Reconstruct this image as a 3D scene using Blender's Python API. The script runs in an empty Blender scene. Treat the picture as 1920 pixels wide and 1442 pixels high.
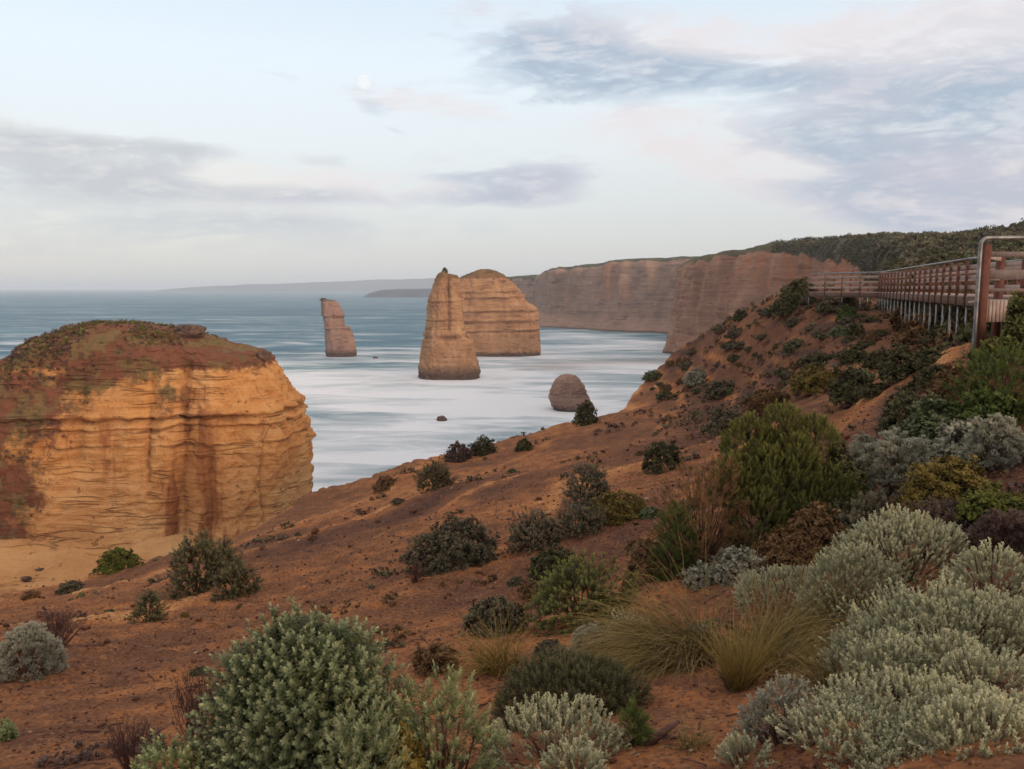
import bpy, math, random
import numpy as np
from mathutils import Vector

sc = bpy.context.scene
COL = sc.collection

# ------------------------------------------------------------------ camera
F = 1500.0                      # focal length in pixels of the 1920-wide photograph
PITCH = math.radians(6.88)
CAM = np.array([0.0, 0.0, 42.0])
cam_d = bpy.data.cameras.new('camera')
cam = bpy.data.objects.new('camera', cam_d)
COL.objects.link(cam)
cam.location = CAM
cam.rotation_euler = (math.radians(90) - PITCH, 0, 0)
cam_d.sensor_width = 36.0
cam_d.lens = 36.0 * F / 1920
cam_d.clip_start = 0.1
cam_d.clip_end = 120000
cam_d.dof.use_dof = True
cam_d.dof.focus_distance = 40
cam_d.dof.aperture_fstop = 4.5
sc.camera = cam

SUN_AZ, SUN_EL = math.radians(42), math.radians(15)   # behind the camera, to the right
SUN_DIR = Vector((math.sin(SUN_AZ) * math.cos(SUN_EL), -math.cos(SUN_AZ) * math.cos(SUN_EL), math.sin(SUN_EL)))
SUN_STRENGTH = 2.1
sc.view_settings.view_transform = 'Standard'
sc.view_settings.look = 'None'
sc.view_settings.exposure = 0.12
sc.view_settings.gamma = 1.0
sc.render.engine = 'CYCLES'
sc.cycles.use_denoising = True
sc.cycles.max_bounces = 6
sc.cycles.diffuse_bounces = 3
sc.cycles.glossy_bounces = 2
sc.cycles.transmission_bounces = 2
sc.cycles.volume_bounces = 1
sc.cycles.caustics_reflective = False
sc.cycles.caustics_refractive = False


def ray(px, py):
    u, v = (px - 960) / F, (721 - py) / F
    return np.array([u, math.cos(PITCH) + v * math.sin(PITCH), -math.sin(PITCH) + v * math.cos(PITCH)])


def at(px, py, Y):
    d = ray(px, py)
    return CAM + d * (Y / d[1])


def azel(px, py):
    d = ray(px, py)
    d = d / np.linalg.norm(d)
    return math.atan2(d[0], d[1]), math.asin(d[2])


def srgb(r, g, b):
    f = lambda c: (c / 255 / 12.92) if c / 255 <= 0.04045 else ((c / 255 + 0.055) / 1.055) ** 2.4
    return (f(r), f(g), f(b), 1.0)


# ------------------------------------------------------------------ node helper
class NT:
    def __init__(self, tree):
        self.t = tree
        tree.nodes.clear()

    def n(self, typ, **kw):
        nd = self.t.nodes.new(typ)
        for k, v in kw.items():
            setattr(nd, k, v)
        return nd

    def put(self, sock, v):
        if hasattr(v, 'node'):
            self.t.links.new(v, sock)
        elif v is not None:
            if sock.type == 'RGBA' and len(v) == 3:
                v = (*v, 1)
            sock.default_value = v

    def m(self, op, a, b=None, c=None, clamp=False):
        nd = self.n('ShaderNodeMath', operation=op, use_clamp=clamp)
        for i, v in enumerate((a, b, c)):
            if v is not None:
                self.put(nd.inputs[i], v)
        return nd.outputs[0]

    def mix(self, f, a, b, mode='MIX'):
        nd = self.n('ShaderNodeMix', data_type='RGBA', blend_type=mode)
        self.put(nd.inputs[0], f)
        self.put(nd.inputs[6], a)
        self.put(nd.inputs[7], b)
        return nd.outputs[2]

    def mapr(self, v, a, b, c=0.0, d=1.0, smooth=True):
        nd = self.n('ShaderNodeMapRange', interpolation_type='SMOOTHSTEP' if smooth else 'LINEAR')
        for i, x in enumerate((v, a, b, c, d)):
            self.put(nd.inputs[i], x)
        return nd.outputs[0]

    def noise(self, vec, scale, detail=5, rough=0.55, dist=0.0):
        nd = self.n('ShaderNodeTexNoise')
        self.put(nd.inputs['Vector'], vec)
        nd.inputs['Scale'].default_value = scale
        nd.inputs['Detail'].default_value = detail
        nd.inputs['Roughness'].default_value = rough
        nd.inputs['Distortion'].default_value = dist
        return nd.outputs[0]

    def scale(self, vec, s, rot=(0, 0, 0)):
        nd = self.n('ShaderNodeMapping')
        self.put(nd.inputs[0], vec)
        nd.inputs['Rotation'].default_value = rot
        nd.inputs['Scale'].default_value = s
        return nd.outputs[0]

    def ramp(self, f, stops):
        nd = self.n('ShaderNodeValToRGB')
        self.put(nd.inputs[0], f)
        el = nd.color_ramp.elements
        while len(el) < len(stops):
            el.new(0.5)
        for e, (p, c) in zip(el, stops):
            e.position = p
            e.color = c
        return nd.outputs[0]

    def attr(self, name):
        return self.n('ShaderNodeAttribute', attribute_name=name).outputs['Fac']


# ------------------------------------------------------------------ sky and sun
def build_world():
    w = bpy.data.worlds.new('World')
    sc.world = w
    w.use_nodes = True
    N = NT(w.node_tree)
    tc = N.n('ShaderNodeTexCoord')
    sep = N.n('ShaderNodeSeparateXYZ')
    N.put(sep.inputs[0], tc.outputs['Generated'])
    X, Y, Z = sep.outputs
    Zc = N.m('MAXIMUM', Z, 0.004)
    comb = N.n('ShaderNodeCombineXYZ')
    for i, v in enumerate((X, Y, Zc)):
        N.put(comb.inputs[i], v)
    sky = N.n('ShaderNodeTexSky', sky_type='NISHITA')
    sky.sun_disc = False
    sky.sun_elevation = SUN_EL
    sky.sun_rotation = math.pi - SUN_AZ
    sky.altitude = 40
    sky.air_density = 1.0
    sky.dust_density = 2.0
    N.put(sky.inputs[0], comb.outputs[0])
    az = N.m('ARCTAN2', X, Y)
    el = N.m('ARCSINE', Zc)
    cv = N.n('ShaderNodeCombineXYZ')
    N.put(cv.inputs[0], az)
    N.put(cv.inputs[1], el)
    c2 = cv.outputs[0]
    # thin high overcast: pale veil, brightest about 15 degrees up
    g = N.ramp(N.m('DIVIDE', el, 1.5708), [(0.0, srgb(204, 205, 208)), (0.05, srgb(213, 214, 216)), (0.105, srgb(229, 232, 233)),
                                           (0.165, srgb(233, 241, 246)), (0.235, srgb(216, 231, 243)), (0.33, srgb(196, 217, 238)), (1.0, srgb(206, 214, 226))])
    warm = N.mapr(az, 0.05, -0.75, 0, 1)
    lowm = N.mapr(el, 0.17, 0.03, 0, 1)
    base = N.mix(N.m('MULTIPLY', N.m('MULTIPLY', warm, lowm), 0.35), g, srgb(236, 226, 216))
    base = N.mix(0.15, base, N.mix(1.0, sky.outputs[0], (0.22, 0.22, 0.22, 1), 'MULTIPLY'))

    def streak(sx, sy, det, dist, rgh=0.6):
        # billows drawn out along the horizon, finer near it
        return N.m('SUBTRACT', N.noise(N.scale(c2, (sx, sy, 1), (0, 0, 0.06)), 1.0, det, rgh, dist), 0.5)

    n1 = streak(7.0, 26.0, 9, 0.9, 0.66)
    n2 = streak(22.0, 75.0, 7, 0.6, 0.62)
    n3 = streak(4.0, 11.0, 4, 0.3, 0.5)
    nn = N.m('ADD', N.m('ADD', N.m('MULTIPLY', n1, 3.6), N.m('MULTIPLY', n2, 1.5)), N.m('MULTIPLY', n3, 1.6))

    def field(blobs):
        tot = None
        for (px, py, rx, ry, rot, amp) in blobs:
            a0, e0 = azel(px, py)
            ca, sa = math.cos(math.radians(rot)), math.sin(math.radians(rot))
            da = N.m('SUBTRACT', az, a0)
            de = N.m('SUBTRACT', el, e0)
            u = N.m('ADD', N.m('MULTIPLY', da, ca * F / rx), N.m('MULTIPLY', de, sa * F / rx))
            v = N.m('ADD', N.m('MULTIPLY', da, -sa * F / ry), N.m('MULTIPLY', de, ca * F / ry))
            q = N.m('ADD', N.m('MULTIPLY', u, u), N.m('MULTIPLY', v, v))
            gs = N.m('MULTIPLY', N.m('POWER', 2.718, N.m('MULTIPLY', q, -1.0)), amp)
            tot = gs if tot is None else N.m('ADD', tot, gs)
        return tot

    # pale sunlit cloud, then grey-lavender shaded cloud
    white = field([(1290, 75, 360, 42, -3, 1.1), (1690, 130, 280, 60, -8, 1.1), (1300, 285, 210, 40, -14, 0.9), (1560, 345, 280, 60, -17, 1.1),
                   (1850, 370, 220, 60, 0, 1.0), (1230, 215, 100, 18, 0, 0.75), (800, 195, 170, 24, -3, 0.8), (170, 300, 340, 60, -5, 0.8),
                   (560, 350, 380, 46, 0, 0.75), (1880, 40, 140, 70, 0, 0.8), (950, 20, 120, 30, 0, 0.5)])
    wd = N.m('MULTIPLY', N.mapr(N.m('ADD', white, N.m('MULTIPLY', nn, 0.5)), 0.2, 1.15), N.mapr(N.m('ADD', n1, N.m('MULTIPLY', n2, 0.5)), -0.28, 0.06, 0.35, 1.0))
    base = N.mix(N.m('MULTIPLY', wd, 0.85), base, N.mix(N.mapr(az, -0.1, -0.4), srgb(229, 223, 225), srgb(234, 231, 226)))
    grey = field([(1050, 105, 190, 74, -6, 1.05), (1270, 138, 170, 32, 0, 0.85), (1750, 240, 270, 80, -10, 1.0), (1890, 230, 170, 140, 0, 0.8), (1590, 265, 160, 32, -6, 0.75),
                  (1480, 150, 120, 26, 0, 0.55), (1620, 390, 270, 42, -16, 0.7), (1900, 400, 230, 60, 0, 0.6), (1000, 338, 130, 34, 4, 1.1), (930, 375, 170, 18, 0, 0.6),
                  (40, 305, 170, 52, 0, 0.95), (250, 350, 120, 26, 0, 0.9), (540, 366, 170, 20, 0, 0.95), (850, 330, 110, 12, 0, 0.5), (330, 275, 150, 14, -3, .5), (480, 410, 240, 16, 0, .35), (330, 300, 75, 26, 10, 0.7), (700, 202, 50, 22, -20, 0.5),
                  (745, 248, 30, 8, -20, 0.5), (250, 420, 500, 40, 0, .35), (700, 440, 500, 26, 0, .3), (120, 470, 300, 20, 0, .3), (1720, 330, 140, 28, 0, 0.6), (640, 300, 150, 14, 5, 0.5), (1030, 190, 60, 12, 0, 0.5), (130, 270, 120, 14, 0, 0.5)])
    # elsewhere round the compass ordinary broken cloud
    back = N.m('MULTIPLY', N.mapr(Y, 0.55, 0.1), 0.6)
    grey = N.m('ADD', grey, back)
    nb = N.m('ADD', nn, N.m('MULTIPLY', N.m('SUBTRACT', N.mapr(el, 0.0, 0.3), 0.5), 0.0))
    gd = N.m('MULTIPLY', N.mapr(N.m('ADD', grey, N.m('MULTIPLY', nb, 0.55)), 0.2, 1.0), N.mapr(N.m('SUBTRACT', N.m('MULTIPLY', n2, -0.7), n1), -0.22, 0.1, 0.35, 1.0))
    gcol = N.mix(N.mapr(N.m('ADD', n3, N.m('MULTIPLY', N.m('SUBTRACT', el, 0.14), -1.2)), -0.15, 0.15), srgb(162, 180, 200), srgb(190, 192, 205))
    gw = N.mix(N.mapr(az, -0.1, -0.35), gcol, srgb(193, 198, 205))
    base = N.mix(N.m('MULTIPLY', gd, 0.92), base, gw)
    # overhead, above the view: bright warm sky added to light the ground
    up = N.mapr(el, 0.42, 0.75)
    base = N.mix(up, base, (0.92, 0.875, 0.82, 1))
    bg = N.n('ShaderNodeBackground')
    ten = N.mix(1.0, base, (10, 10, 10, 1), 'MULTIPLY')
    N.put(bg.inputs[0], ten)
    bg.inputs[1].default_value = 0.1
    out = N.n('ShaderNodeOutputWorld')
    N.put(out.inputs[0], bg.outputs[0])
    w.cycles.sampling_method = 'MANUAL'
    w.cycles.sample_map_resolution = 512


build_world()
sun_d = bpy.data.lights.new('sun', 'SUN')
sun_d.energy = SUN_STRENGTH
sun_d.angle = math.radians(12)
sun_d.color = (1.0, 0.76, 0.54)
sun = bpy.data.objects.new('sun', sun_d)
COL.objects.link(sun)
sun.rotation_euler = SUN_DIR.to_track_quat('Z', 'Y').to_euler()


# ------------------------------------------------------------------ numpy noise
_rs = np.random.RandomState(7)
_perm = np.concatenate([_rs.permutation(256)] * 3)
_grad = _rs.normal(size=(256, 3))
_grad /= np.linalg.norm(_grad, axis=1)[:, None]


def gnoise(p):
    p = np.asarray(p, float)
    i = np.floor(p).astype(int)
    f = p - i
    u = f * f * f * (f * (f * 6 - 15) + 10)
    i &= 255
    r = 0
    for dx in (0, 1):
        wx = u[:, 0] if dx else 1 - u[:, 0]
        for dy in (0, 1):
            wy = u[:, 1] if dy else 1 - u[:, 1]
            for dz in (0, 1):
                wz = u[:, 2] if dz else 1 - u[:, 2]
                h = _perm[_perm[_perm[(i[:, 0] + dx) & 255] + ((i[:, 1] + dy) & 255)] + ((i[:, 2] + dz) & 255)]
                g = _grad[h]
                r = r + wx * wy * wz * (g[:, 0] * (f[:, 0] - dx) + g[:, 1] * (f[:, 1] - dy) + g[:, 2] * (f[:, 2] - dz))
    return r * 1.5


def fbm(p, octaves=4, gain=0.5):
    p = np.asarray(p, float)
    a, r = 1.0, 0
    for k in range(octaves):
        r = r + a * gnoise(p * 2.03 ** k + k * 17.3)
        a *= gain
    return r


def sstep(a, b, x):
    t = np.clip((x - a) / (b - a), 0, 1)
    return t * t * (3 - 2 * t)


# ------------------------------------------------------------------ mesh / object helpers
def mesh(name, v, quads, mat=None, attrs=None, smooth=False, tris=None):
    me = bpy.data.meshes.new(name)
    v = np.asarray(v, np.float32)
    quads = np.asarray(quads, np.int32).reshape(-1, 4)
    tris = np.zeros((0, 3), np.int32) if tris is None else np.asarray(tris, np.int32).reshape(-1, 3)
    me.vertices.add(len(v))
    me.vertices.foreach_set('co', v.ravel())
    me.loops.add(quads.size + tris.size)
    me.loops.foreach_set('vertex_index', np.concatenate([quads.ravel(), tris.ravel()]))
    me.polygons.add(len(quads) + len(tris))
    st = np.concatenate([np.arange(len(quads)) * 4, len(quads) * 4 + np.arange(len(tris)) * 3])
    me.polygons.foreach_set('loop_start', st.astype(np.int32))
    if smooth:
        me.polygons.foreach_set('use_smooth', np.ones(len(st), bool))
    for k, a in (attrs or {}).items():
        at_ = me.attributes.new(k, 'FLOAT', 'POINT')
        at_.data.foreach_set('value', np.asarray(a, np.float32))
    me.update(calc_edges=True)
    me.validate()
    if mat:
        me.materials.append(mat)
    return me


def link(name, me, parent=None):
    o = bpy.data.objects.new(name, me)
    COL.objects.link(o)
    if parent is not None:
        o.parent = parent
    return o


def tag(o, label=None, cat=None, group=None, kind=None):
    for k, v in (('label', label), ('category', cat), ('group', group), ('kind', kind)):
        if v:
            o[k] = v
    return o


def empty(name, loc, label, cat, group=None, rz=0):
    o = link(name, None)
    o.location = loc
    o.rotation_euler = (0, 0, rz)
    o.empty_display_size = 0.2
    return tag(o, label, cat, group)


def grid_quads(nr, nc, wrap=False):
    r = np.arange(nr - 1)[:, None]
    c = np.arange(nc if wrap else nc - 1)[None, :]
    c1 = (c + 1) % nc
    a = r * nc + c
    b = r * nc + c1
    return np.stack([a, b, b + nc, a + nc], -1).reshape(-1, 4)


class MB:
    """collects bars, tubes and boxes into one mesh"""

    def __init__(self):
        self.v, self.q, self.k = [], [], 0

    def add(self, v, q):
        self.v.append(np.asarray(v, float))
        self.q.append(np.asarray(q) + self.k)
        self.k += len(v)

    def bar(self, a, b, w, h, up=(0, 0, 1)):
        a, b = np.asarray(a, float), np.asarray(b, float)
        d = (b - a) / np.linalg.norm(b - a)
        up = np.asarray(up, float)
        if abs(d @ up) > 0.95:
            up = np.array([0, 1.0, 0])
        s = np.cross(d, up)
        s /= np.linalg.norm(s)
        t = np.cross(s, d)
        ch = min(w, h) * 0.12
        prof = [(-w / 2 + ch, -h / 2), (w / 2 - ch, -h / 2), (w / 2, -h / 2 + ch), (w / 2, h / 2 - ch), (w / 2 - ch, h / 2), (-w / 2 + ch, h / 2),
                (-w / 2, h / 2 - ch), (-w / 2, -h / 2 + ch)]
        v = [a + s * x + t * y for x, y in prof] + [b + s * x + t * y for x, y in prof]
        q = [(i, (i + 1) % 8, 8 + (i + 1) % 8, 8 + i) for i in range(8)]
        q += [(0, 7, 2, 1), (7, 6, 3, 2), (6, 5, 4, 3), (8, 9, 10, 15), (15, 10, 11, 14), (14, 11, 12, 13)]
        self.add(v, q)

    def tube(self, pts, rad, n=8, cap=True):
        pts = np.asarray(pts, float)
        rad = np.broadcast_to(rad, len(pts))
        d = np.gradient(pts, axis=0)
        d /= np.linalg.norm(d, axis=1)[:, None]
        ref = np.array([0.31, 0.95, 0.05]) if abs(d[0, 2]) > 0.7 else np.array([0, 0, 1.0])
        s = np.cross(d, ref)
        s /= np.linalg.norm(s, axis=1)[:, None]
        t = np.cross(s, d)
        a = np.arange(n) * 2 * math.pi / n
        v = pts[:, None] + rad[:, None, None] * (np.cos(a)[None, :, None] * s[:, None] + np.sin(a)[None, :, None] * t[:, None])
        v = v.reshape(-1, 3)
        q = list(map(tuple, grid_quads(len(pts), n, True)))
        k = len(v)
        if cap:
            v = np.concatenate([v, pts[:1], pts[-1:]])
            for i in range(0, n, 2):
                q.append((k, (i + 2) % n, (i + 1) % n, i))
                o = (len(pts) - 1) * n
                q.append((k + 1, o + i, o + (i + 1) % n, o + (i + 2) % n))
        self.add(v, q)

    def build(self, name, mat, parent=None, smooth=False):
        return link(name, mesh(name, np.concatenate(self.v), np.concatenate(self.q), mat, smooth=smooth), parent)


# ------------------------------------------------------------------ materials
MATS = {}


def material(name, fn, rough=0.9, spec=0.2):
    m = bpy.data.materials.new(name)
    m.use_nodes = True
    N = NT(m.node_tree)
    p = N.n('ShaderNodeBsdfPrincipled')
    p.inputs['Roughness'].default_value = rough
    p.inputs['Specular IOR Level'].default_value = spec
    out = N.n('ShaderNodeOutputMaterial')
    N.put(out.inputs[0], p.outputs[0])
    fn(N, p, out)
    MATS[name] = m
    return m


def bump(N, p, h, strength, dist):
    b = N.n('ShaderNodeBump')
    b.inputs['Strength'].default_value = strength
    b.inputs['Distance'].default_value = dist
    N.put(b.inputs['Height'], h)
    N.put(p.inputs['Normal'], b.outputs[0])


def pos(N):
    return N.n('ShaderNodeNewGeometry').outputs['Position']


def m_soil(N, p, out):
    P = pos(N)
    sand = N.attr('sand')
    veg = N.attr('scrub')
    fine = N.noise(P, 14.0, 6, 0.7)
    mid = N.noise(P, 1.6, 5, 0.6)
    grit = N.n('ShaderNodeTexVoronoi')
    N.put(grit.inputs['Vector'], P)
    grit.inputs['Scale'].default_value = 28
    gd = grit.outputs['Color']
    gs = N.n('ShaderNodeSeparateColor')
    N.put(gs.inputs[0], gd)
    k = N.m('ADD', N.m('ADD', sand, N.m('MULTIPLY', N.m('SUBTRACT', mid, 0.5), 0.9)), N.m('MULTIPLY', N.m('SUBTRACT', fine, 0.5), 0.55))
    col = N.ramp(k, [(0.0, srgb(74, 50, 43)), (0.2, srgb(100, 65, 49)), (0.44, srgb(124, 81, 56)), (0.68, srgb(168, 107, 65)), (1.0, srgb(206, 148, 94))])
    dark = N.mapr(gs.outputs[0], 0.45, 0.95)
    col = N.mix(N.m('MULTIPLY', dark, 0.55), col, srgb(66, 45, 41))
    lt = N.mapr(gs.outputs[1], 0.86, 1.0)
    col = N.mix(N.m('MULTIPLY', lt, 0.45), col, srgb(165, 122, 92))
    vn = N.noise(P, 0.35, 6, 0.65)
    vm = N.m('MULTIPLY', N.mapr(N.m('ADD', veg, N.m('MULTIPLY', N.m('SUBTRACT', vn, 0.5), 1.6)), 0.35, 0.75), 0.9)
    vc = N.ramp(N.noise(P, 0.9, 5, 0.7), [(0.3, srgb(58, 62, 46)), (0.5, srgb(84, 84, 62)), (0.72, srgb(118, 100, 76))])
    col = N.mix(vm, col, vc)
    N.put(p.inputs['Base Color'], col)
    h = N.m('ADD', N.m('MULTIPLY', fine, 0.7), N.m('MULTIPLY', gs.outputs[0], 0.25))
    bump(N, p, h, 0.9, 0.05)


def m_sandstone(s1, s2, s3, rust, top, pale=None, strata=0.35, scale=1.0):
    """ochre limestone with bedding, rust streaks and a scrubby cap"""

    def fn(N, p, out):
        P = pos(N)
        nz = N.noise(P, 0.05 / scale, 3, 0.5)
        sep = N.n('ShaderNodeSeparateXYZ')
        N.put(sep.inputs[0], P)
        zz = N.m('ADD', sep.outputs[2], N.m('MULTIPLY', nz, 5.0 * scale))
        cz = N.n('ShaderNodeCombineXYZ')
        N.put(cz.inputs[2], zz)
        bed = N.noise(N.scale(cz.outputs[0], (1, 1, strata / scale)), 1.0, 6, 0.75)
        bedf = N.noise(N.scale(P, (0.05 / scale, 0.05 / scale, 1.6 / scale)), 1.0, 4, 0.7)
        blot = N.noise(P, 0.12 / scale, 6, 0.65)
        k = N.m('ADD', N.m('MULTIPLY', bed, 0.32), N.m('ADD', N.m('MULTIPLY', blot, 0.55), N.m('MULTIPLY', bedf, 0.2)))
        col = N.ramp(k, [(0.36, s1), (0.52, s2), (0.68, s3)])
        if pale:
            col = N.mix(N.m('MULTIPLY', N.mapr(zz, 22, 6), 0.3), col, pale)
        line = N.m('ABSOLUTE', N.m('SUBTRACT', N.noise(N.scale(P, (0.03 / scale, 0.03 / scale, 0.5 / scale)), 1.0, 3, 0.6, 0.4), 0.5))
        lm = N.m('MULTIPLY', N.mapr(line, 0.022, 0.0), N.mapr(N.noise(P, 0.16 / scale, 3, 0.6), 0.42, 0.62))
        vor = N.n('ShaderNodeTexVoronoi', feature='DISTANCE_TO_EDGE')
        N.put(vor.inputs['Vector'], N.scale(P, (0.22 / scale, 0.22 / scale, 0.06 / scale)))
        vor.inputs['Scale'].default_value = 1.0
        cm = N.m('MULTIPLY', N.mapr(vor.outputs['Distance'], 0.035, 0.0), N.mapr(N.noise(P, 0.1 / scale, 4, 0.6), 0.48, 0.66))
        pit = N.mapr(N.noise(N.scale(P, (0.9 / scale, 0.9 / scale, 1.3 / scale)), 1.0, 3, 0.5), 0.66, 0.73)
        pit = N.m('MULTIPLY', pit, N.mapr(N.noise(P, 0.09 / scale, 2, 0.5), 0.45, 0.6))
        dark = N.m('MAXIMUM', N.m('MAXIMUM', lm, N.m('MULTIPLY', cm, 0.35)), pit)
        col = N.mix(N.m('MULTIPLY', dark, 0.5), col, srgb(92, 58, 40))
        st = N.noise(N.scale(P, (0.35 / scale, 0.35 / scale, 0.022 / scale)), 1.0, 5, 0.6)
        rm = N.m('MULTIPLY', N.mapr(N.m('ADD', N.attr('rust'), N.m('MULTIPLY', N.m('SUBTRACT', st, 0.5), 3.4)), 0.35, 1.0), 0.75)
        col = N.mix(rm, col, rust)
        ck = N.attr('crack')
        col = N.mix(N.m('MULTIPLY', ck, 0.6), col, srgb(84, 52, 36))
        tn = N.noise(P, 0.45 / scale, 6, 0.7)
        ta = N.m('ADD', N.attr('cap'), N.m('MULTIPLY', N.m('SUBTRACT', tn, 0.5), 1.1))
        tc = N.ramp(N.noise(P, 0.2 / scale, 5, 0.7), top)
        col = N.mix(N.m('MULTIPLY', N.mapr(ta, 0.38, 0.62), 0.95), col, tc)
        wet = N.attr('wet')
        col = N.mix(N.m('MULTIPLY', wet, 0.8), col, srgb(70, 56, 52))
        N.put(p.inputs['Base Color'], col)
        hh = N.m('ADD', N.m('MULTIPLY', N.m('SUBTRACT', bedf, dark), 0.6), N.m('ADD', N.m('MULTIPLY', tn, 0.6), N.m('MULTIPLY', N.noise(P, 1.7 / scale, 4, 0.7), 0.5)))
        bump(N, p, hh, 0.8, 0.9 * scale)

    return fn


CAPTOP = [(0.3, srgb(80, 72, 46)), (0.42, srgb(118, 96, 64)), (0.5, srgb(104, 70, 52)), (0.57, srgb(120, 70, 56)), (0.68, srgb(92, 82, 56))]
material('soil', m_soil, 0.95, 0.1)
material('near_sandstone', m_sandstone(srgb(162, 106, 62), srgb(197, 138, 84), srgb(217, 168, 116), srgb(134, 76, 48), CAPTOP, pale=srgb(212, 168, 122)), 0.95, 0.1)
material('sea_sandstone', m_sandstone(srgb(122, 86, 64), srgb(162, 119, 86), srgb(188, 146, 108), srgb(122, 84, 64),
                                      [(0.3, srgb(98, 84, 56)), (0.55, srgb(130, 92, 60)), (0.7, srgb(110, 96, 66))]), 0.95, 0.1)
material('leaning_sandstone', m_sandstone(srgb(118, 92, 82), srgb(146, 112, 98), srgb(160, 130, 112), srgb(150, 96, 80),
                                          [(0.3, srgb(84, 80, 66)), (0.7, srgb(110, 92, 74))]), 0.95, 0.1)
material('cliff_rock', m_sandstone(srgb(126, 98, 86), srgb(154, 121, 105), srgb(176, 140, 118), srgb(184, 126, 94),  # muted rock colours with some distance haze painted in
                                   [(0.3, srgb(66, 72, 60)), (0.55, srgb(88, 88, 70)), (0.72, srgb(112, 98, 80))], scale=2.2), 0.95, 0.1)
material('near_cliff_rock', m_sandstone(srgb(112, 80, 66), srgb(146, 106, 86), srgb(172, 130, 104), srgb(170, 108, 76),  # similar rock, less haze put into its colours
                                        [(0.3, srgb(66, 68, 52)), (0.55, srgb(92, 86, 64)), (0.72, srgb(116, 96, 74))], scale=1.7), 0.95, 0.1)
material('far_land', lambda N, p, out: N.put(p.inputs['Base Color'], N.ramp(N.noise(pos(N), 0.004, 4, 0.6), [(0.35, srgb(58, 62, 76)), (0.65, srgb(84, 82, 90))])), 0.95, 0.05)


def m_sea(N, p, out):
    P = pos(N)
    surf = N.attr('surf')
    rot = math.radians(-8)
    n1 = N.noise(N.scale(P, (0.009, 0.021, 1), (0, 0, rot)), 1.0, 7, 0.6, 1.0)
    n2 = N.noise(N.scale(P, (0.03, 0.085, 1), (0, 0, rot)), 1.0, 7, 0.66, 0.8)
    n3 = N.noise(N.scale(P, (0.0016, 0.010, 1), (0, 0, rot)), 1.0, 5, 0.6, 0.5)
    k = N.m('ADD', surf, N.m('ADD', N.m('MULTIPLY', N.m('SUBTRACT', n1, 0.5), 2.9), N.m('MULTIPLY', N.m('SUBTRACT', n2, 0.5), 1.9)))
    k = N.m('ADD', k, N.m('MULTIPLY', N.m('SUBTRACT', n3, 0.5), 0.9))
    foam = N.m('MULTIPLY', N.mapr(k, 0.0, 1.25, smooth=False), 0.97)
    foam = N.m('MINIMUM', N.m('MAXIMUM', foam, 0.0), 0.97)
    deep = N.mix(N.mapr(surf, 0.0, 0.7), srgb(44, 84, 104), srgb(92, 124, 132))
    deep = N.mix(N.mapr(n3, 0.35, 0.65), deep, srgb(72, 110, 126))
    fc = N.mix(N.attr('shoal'), srgb(220, 218, 222), srgb(184, 168, 162))
    col = N.mix(foam, deep, fc)
    N.put(p.inputs['Base Color'], col)
    N.put(p.inputs['Roughness'], N.m('ADD', 0.4, N.m('MULTIPLY', foam, 0.4)))
    h = N.m('ADD', N.m('MULTIPLY', n2, 1.0), N.m('MULTIPLY', N.noise(N.scale(P, (0.12, 0.5, 1), (0, 0, rot)), 1.0, 4, 0.6), 0.3))
    p.inputs['IOR'].default_value = 1.15
    bump(N, p, h, 0.6, 1.4)


material('sea_water', m_sea, 0.3, 0.14)
material('beach_sand', lambda N, p, out: N.put(p.inputs['Base Color'], N.ramp(N.noise(N.scale(pos(N), (0.15, 0.6, 0.5)), 1.0, 6, 0.7), [(0.35, srgb(132, 100, 78)), (0.5, srgb(180, 136, 100)), (0.7, srgb(204, 162, 118))])), 0.9, 0.2)
material('dark_rock', lambda N, p, out: N.put(p.inputs['Base Color'], N.ramp(N.noise(pos(N), 1.5, 5, 0.7), [(0.35, srgb(62, 48, 44)), (0.65, srgb(112, 86, 72))])), 0.9, 0.2)


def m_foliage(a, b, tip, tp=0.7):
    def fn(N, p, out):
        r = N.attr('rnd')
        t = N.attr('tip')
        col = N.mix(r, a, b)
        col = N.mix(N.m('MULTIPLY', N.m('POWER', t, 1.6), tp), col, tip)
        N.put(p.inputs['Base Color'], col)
        tr = N.n('ShaderNodeBsdfTranslucent')
        N.put(tr.inputs[0], col)
        ms = N.n('ShaderNodeMixShader')
        ms.inputs[0].default_value = 0.1
        N.put(ms.inputs[1], p.outputs[0])
        N.put(ms.inputs[2], tr.outputs[0])
        N.put(out.inputs[0], ms.outputs[0])

    return fn


FOL = dict(  # leaf bases darkened to paint shade inside bushes; pale tips are young growth
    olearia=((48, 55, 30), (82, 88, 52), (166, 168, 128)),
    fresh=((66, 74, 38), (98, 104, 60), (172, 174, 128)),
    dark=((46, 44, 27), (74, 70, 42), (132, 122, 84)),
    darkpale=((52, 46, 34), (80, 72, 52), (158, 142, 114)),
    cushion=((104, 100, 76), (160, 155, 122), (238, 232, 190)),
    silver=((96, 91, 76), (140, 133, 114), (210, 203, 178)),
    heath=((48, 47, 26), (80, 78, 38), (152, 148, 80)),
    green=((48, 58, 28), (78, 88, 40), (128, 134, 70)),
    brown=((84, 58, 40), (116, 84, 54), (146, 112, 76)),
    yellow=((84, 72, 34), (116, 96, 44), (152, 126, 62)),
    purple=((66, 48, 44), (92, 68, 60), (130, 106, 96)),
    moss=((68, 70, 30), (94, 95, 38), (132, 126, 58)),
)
for _k, _c in FOL.items():
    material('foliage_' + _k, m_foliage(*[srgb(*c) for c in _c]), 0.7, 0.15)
material('grass_blade', m_foliage(srgb(96, 84, 48), srgb(132, 112, 66), srgb(172, 142, 92)), 0.7, 0.15)
material('grass_gold', m_foliage(srgb(112, 92, 44), srgb(140, 116, 60), srgb(178, 146, 86)), 0.7, 0.15)
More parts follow.
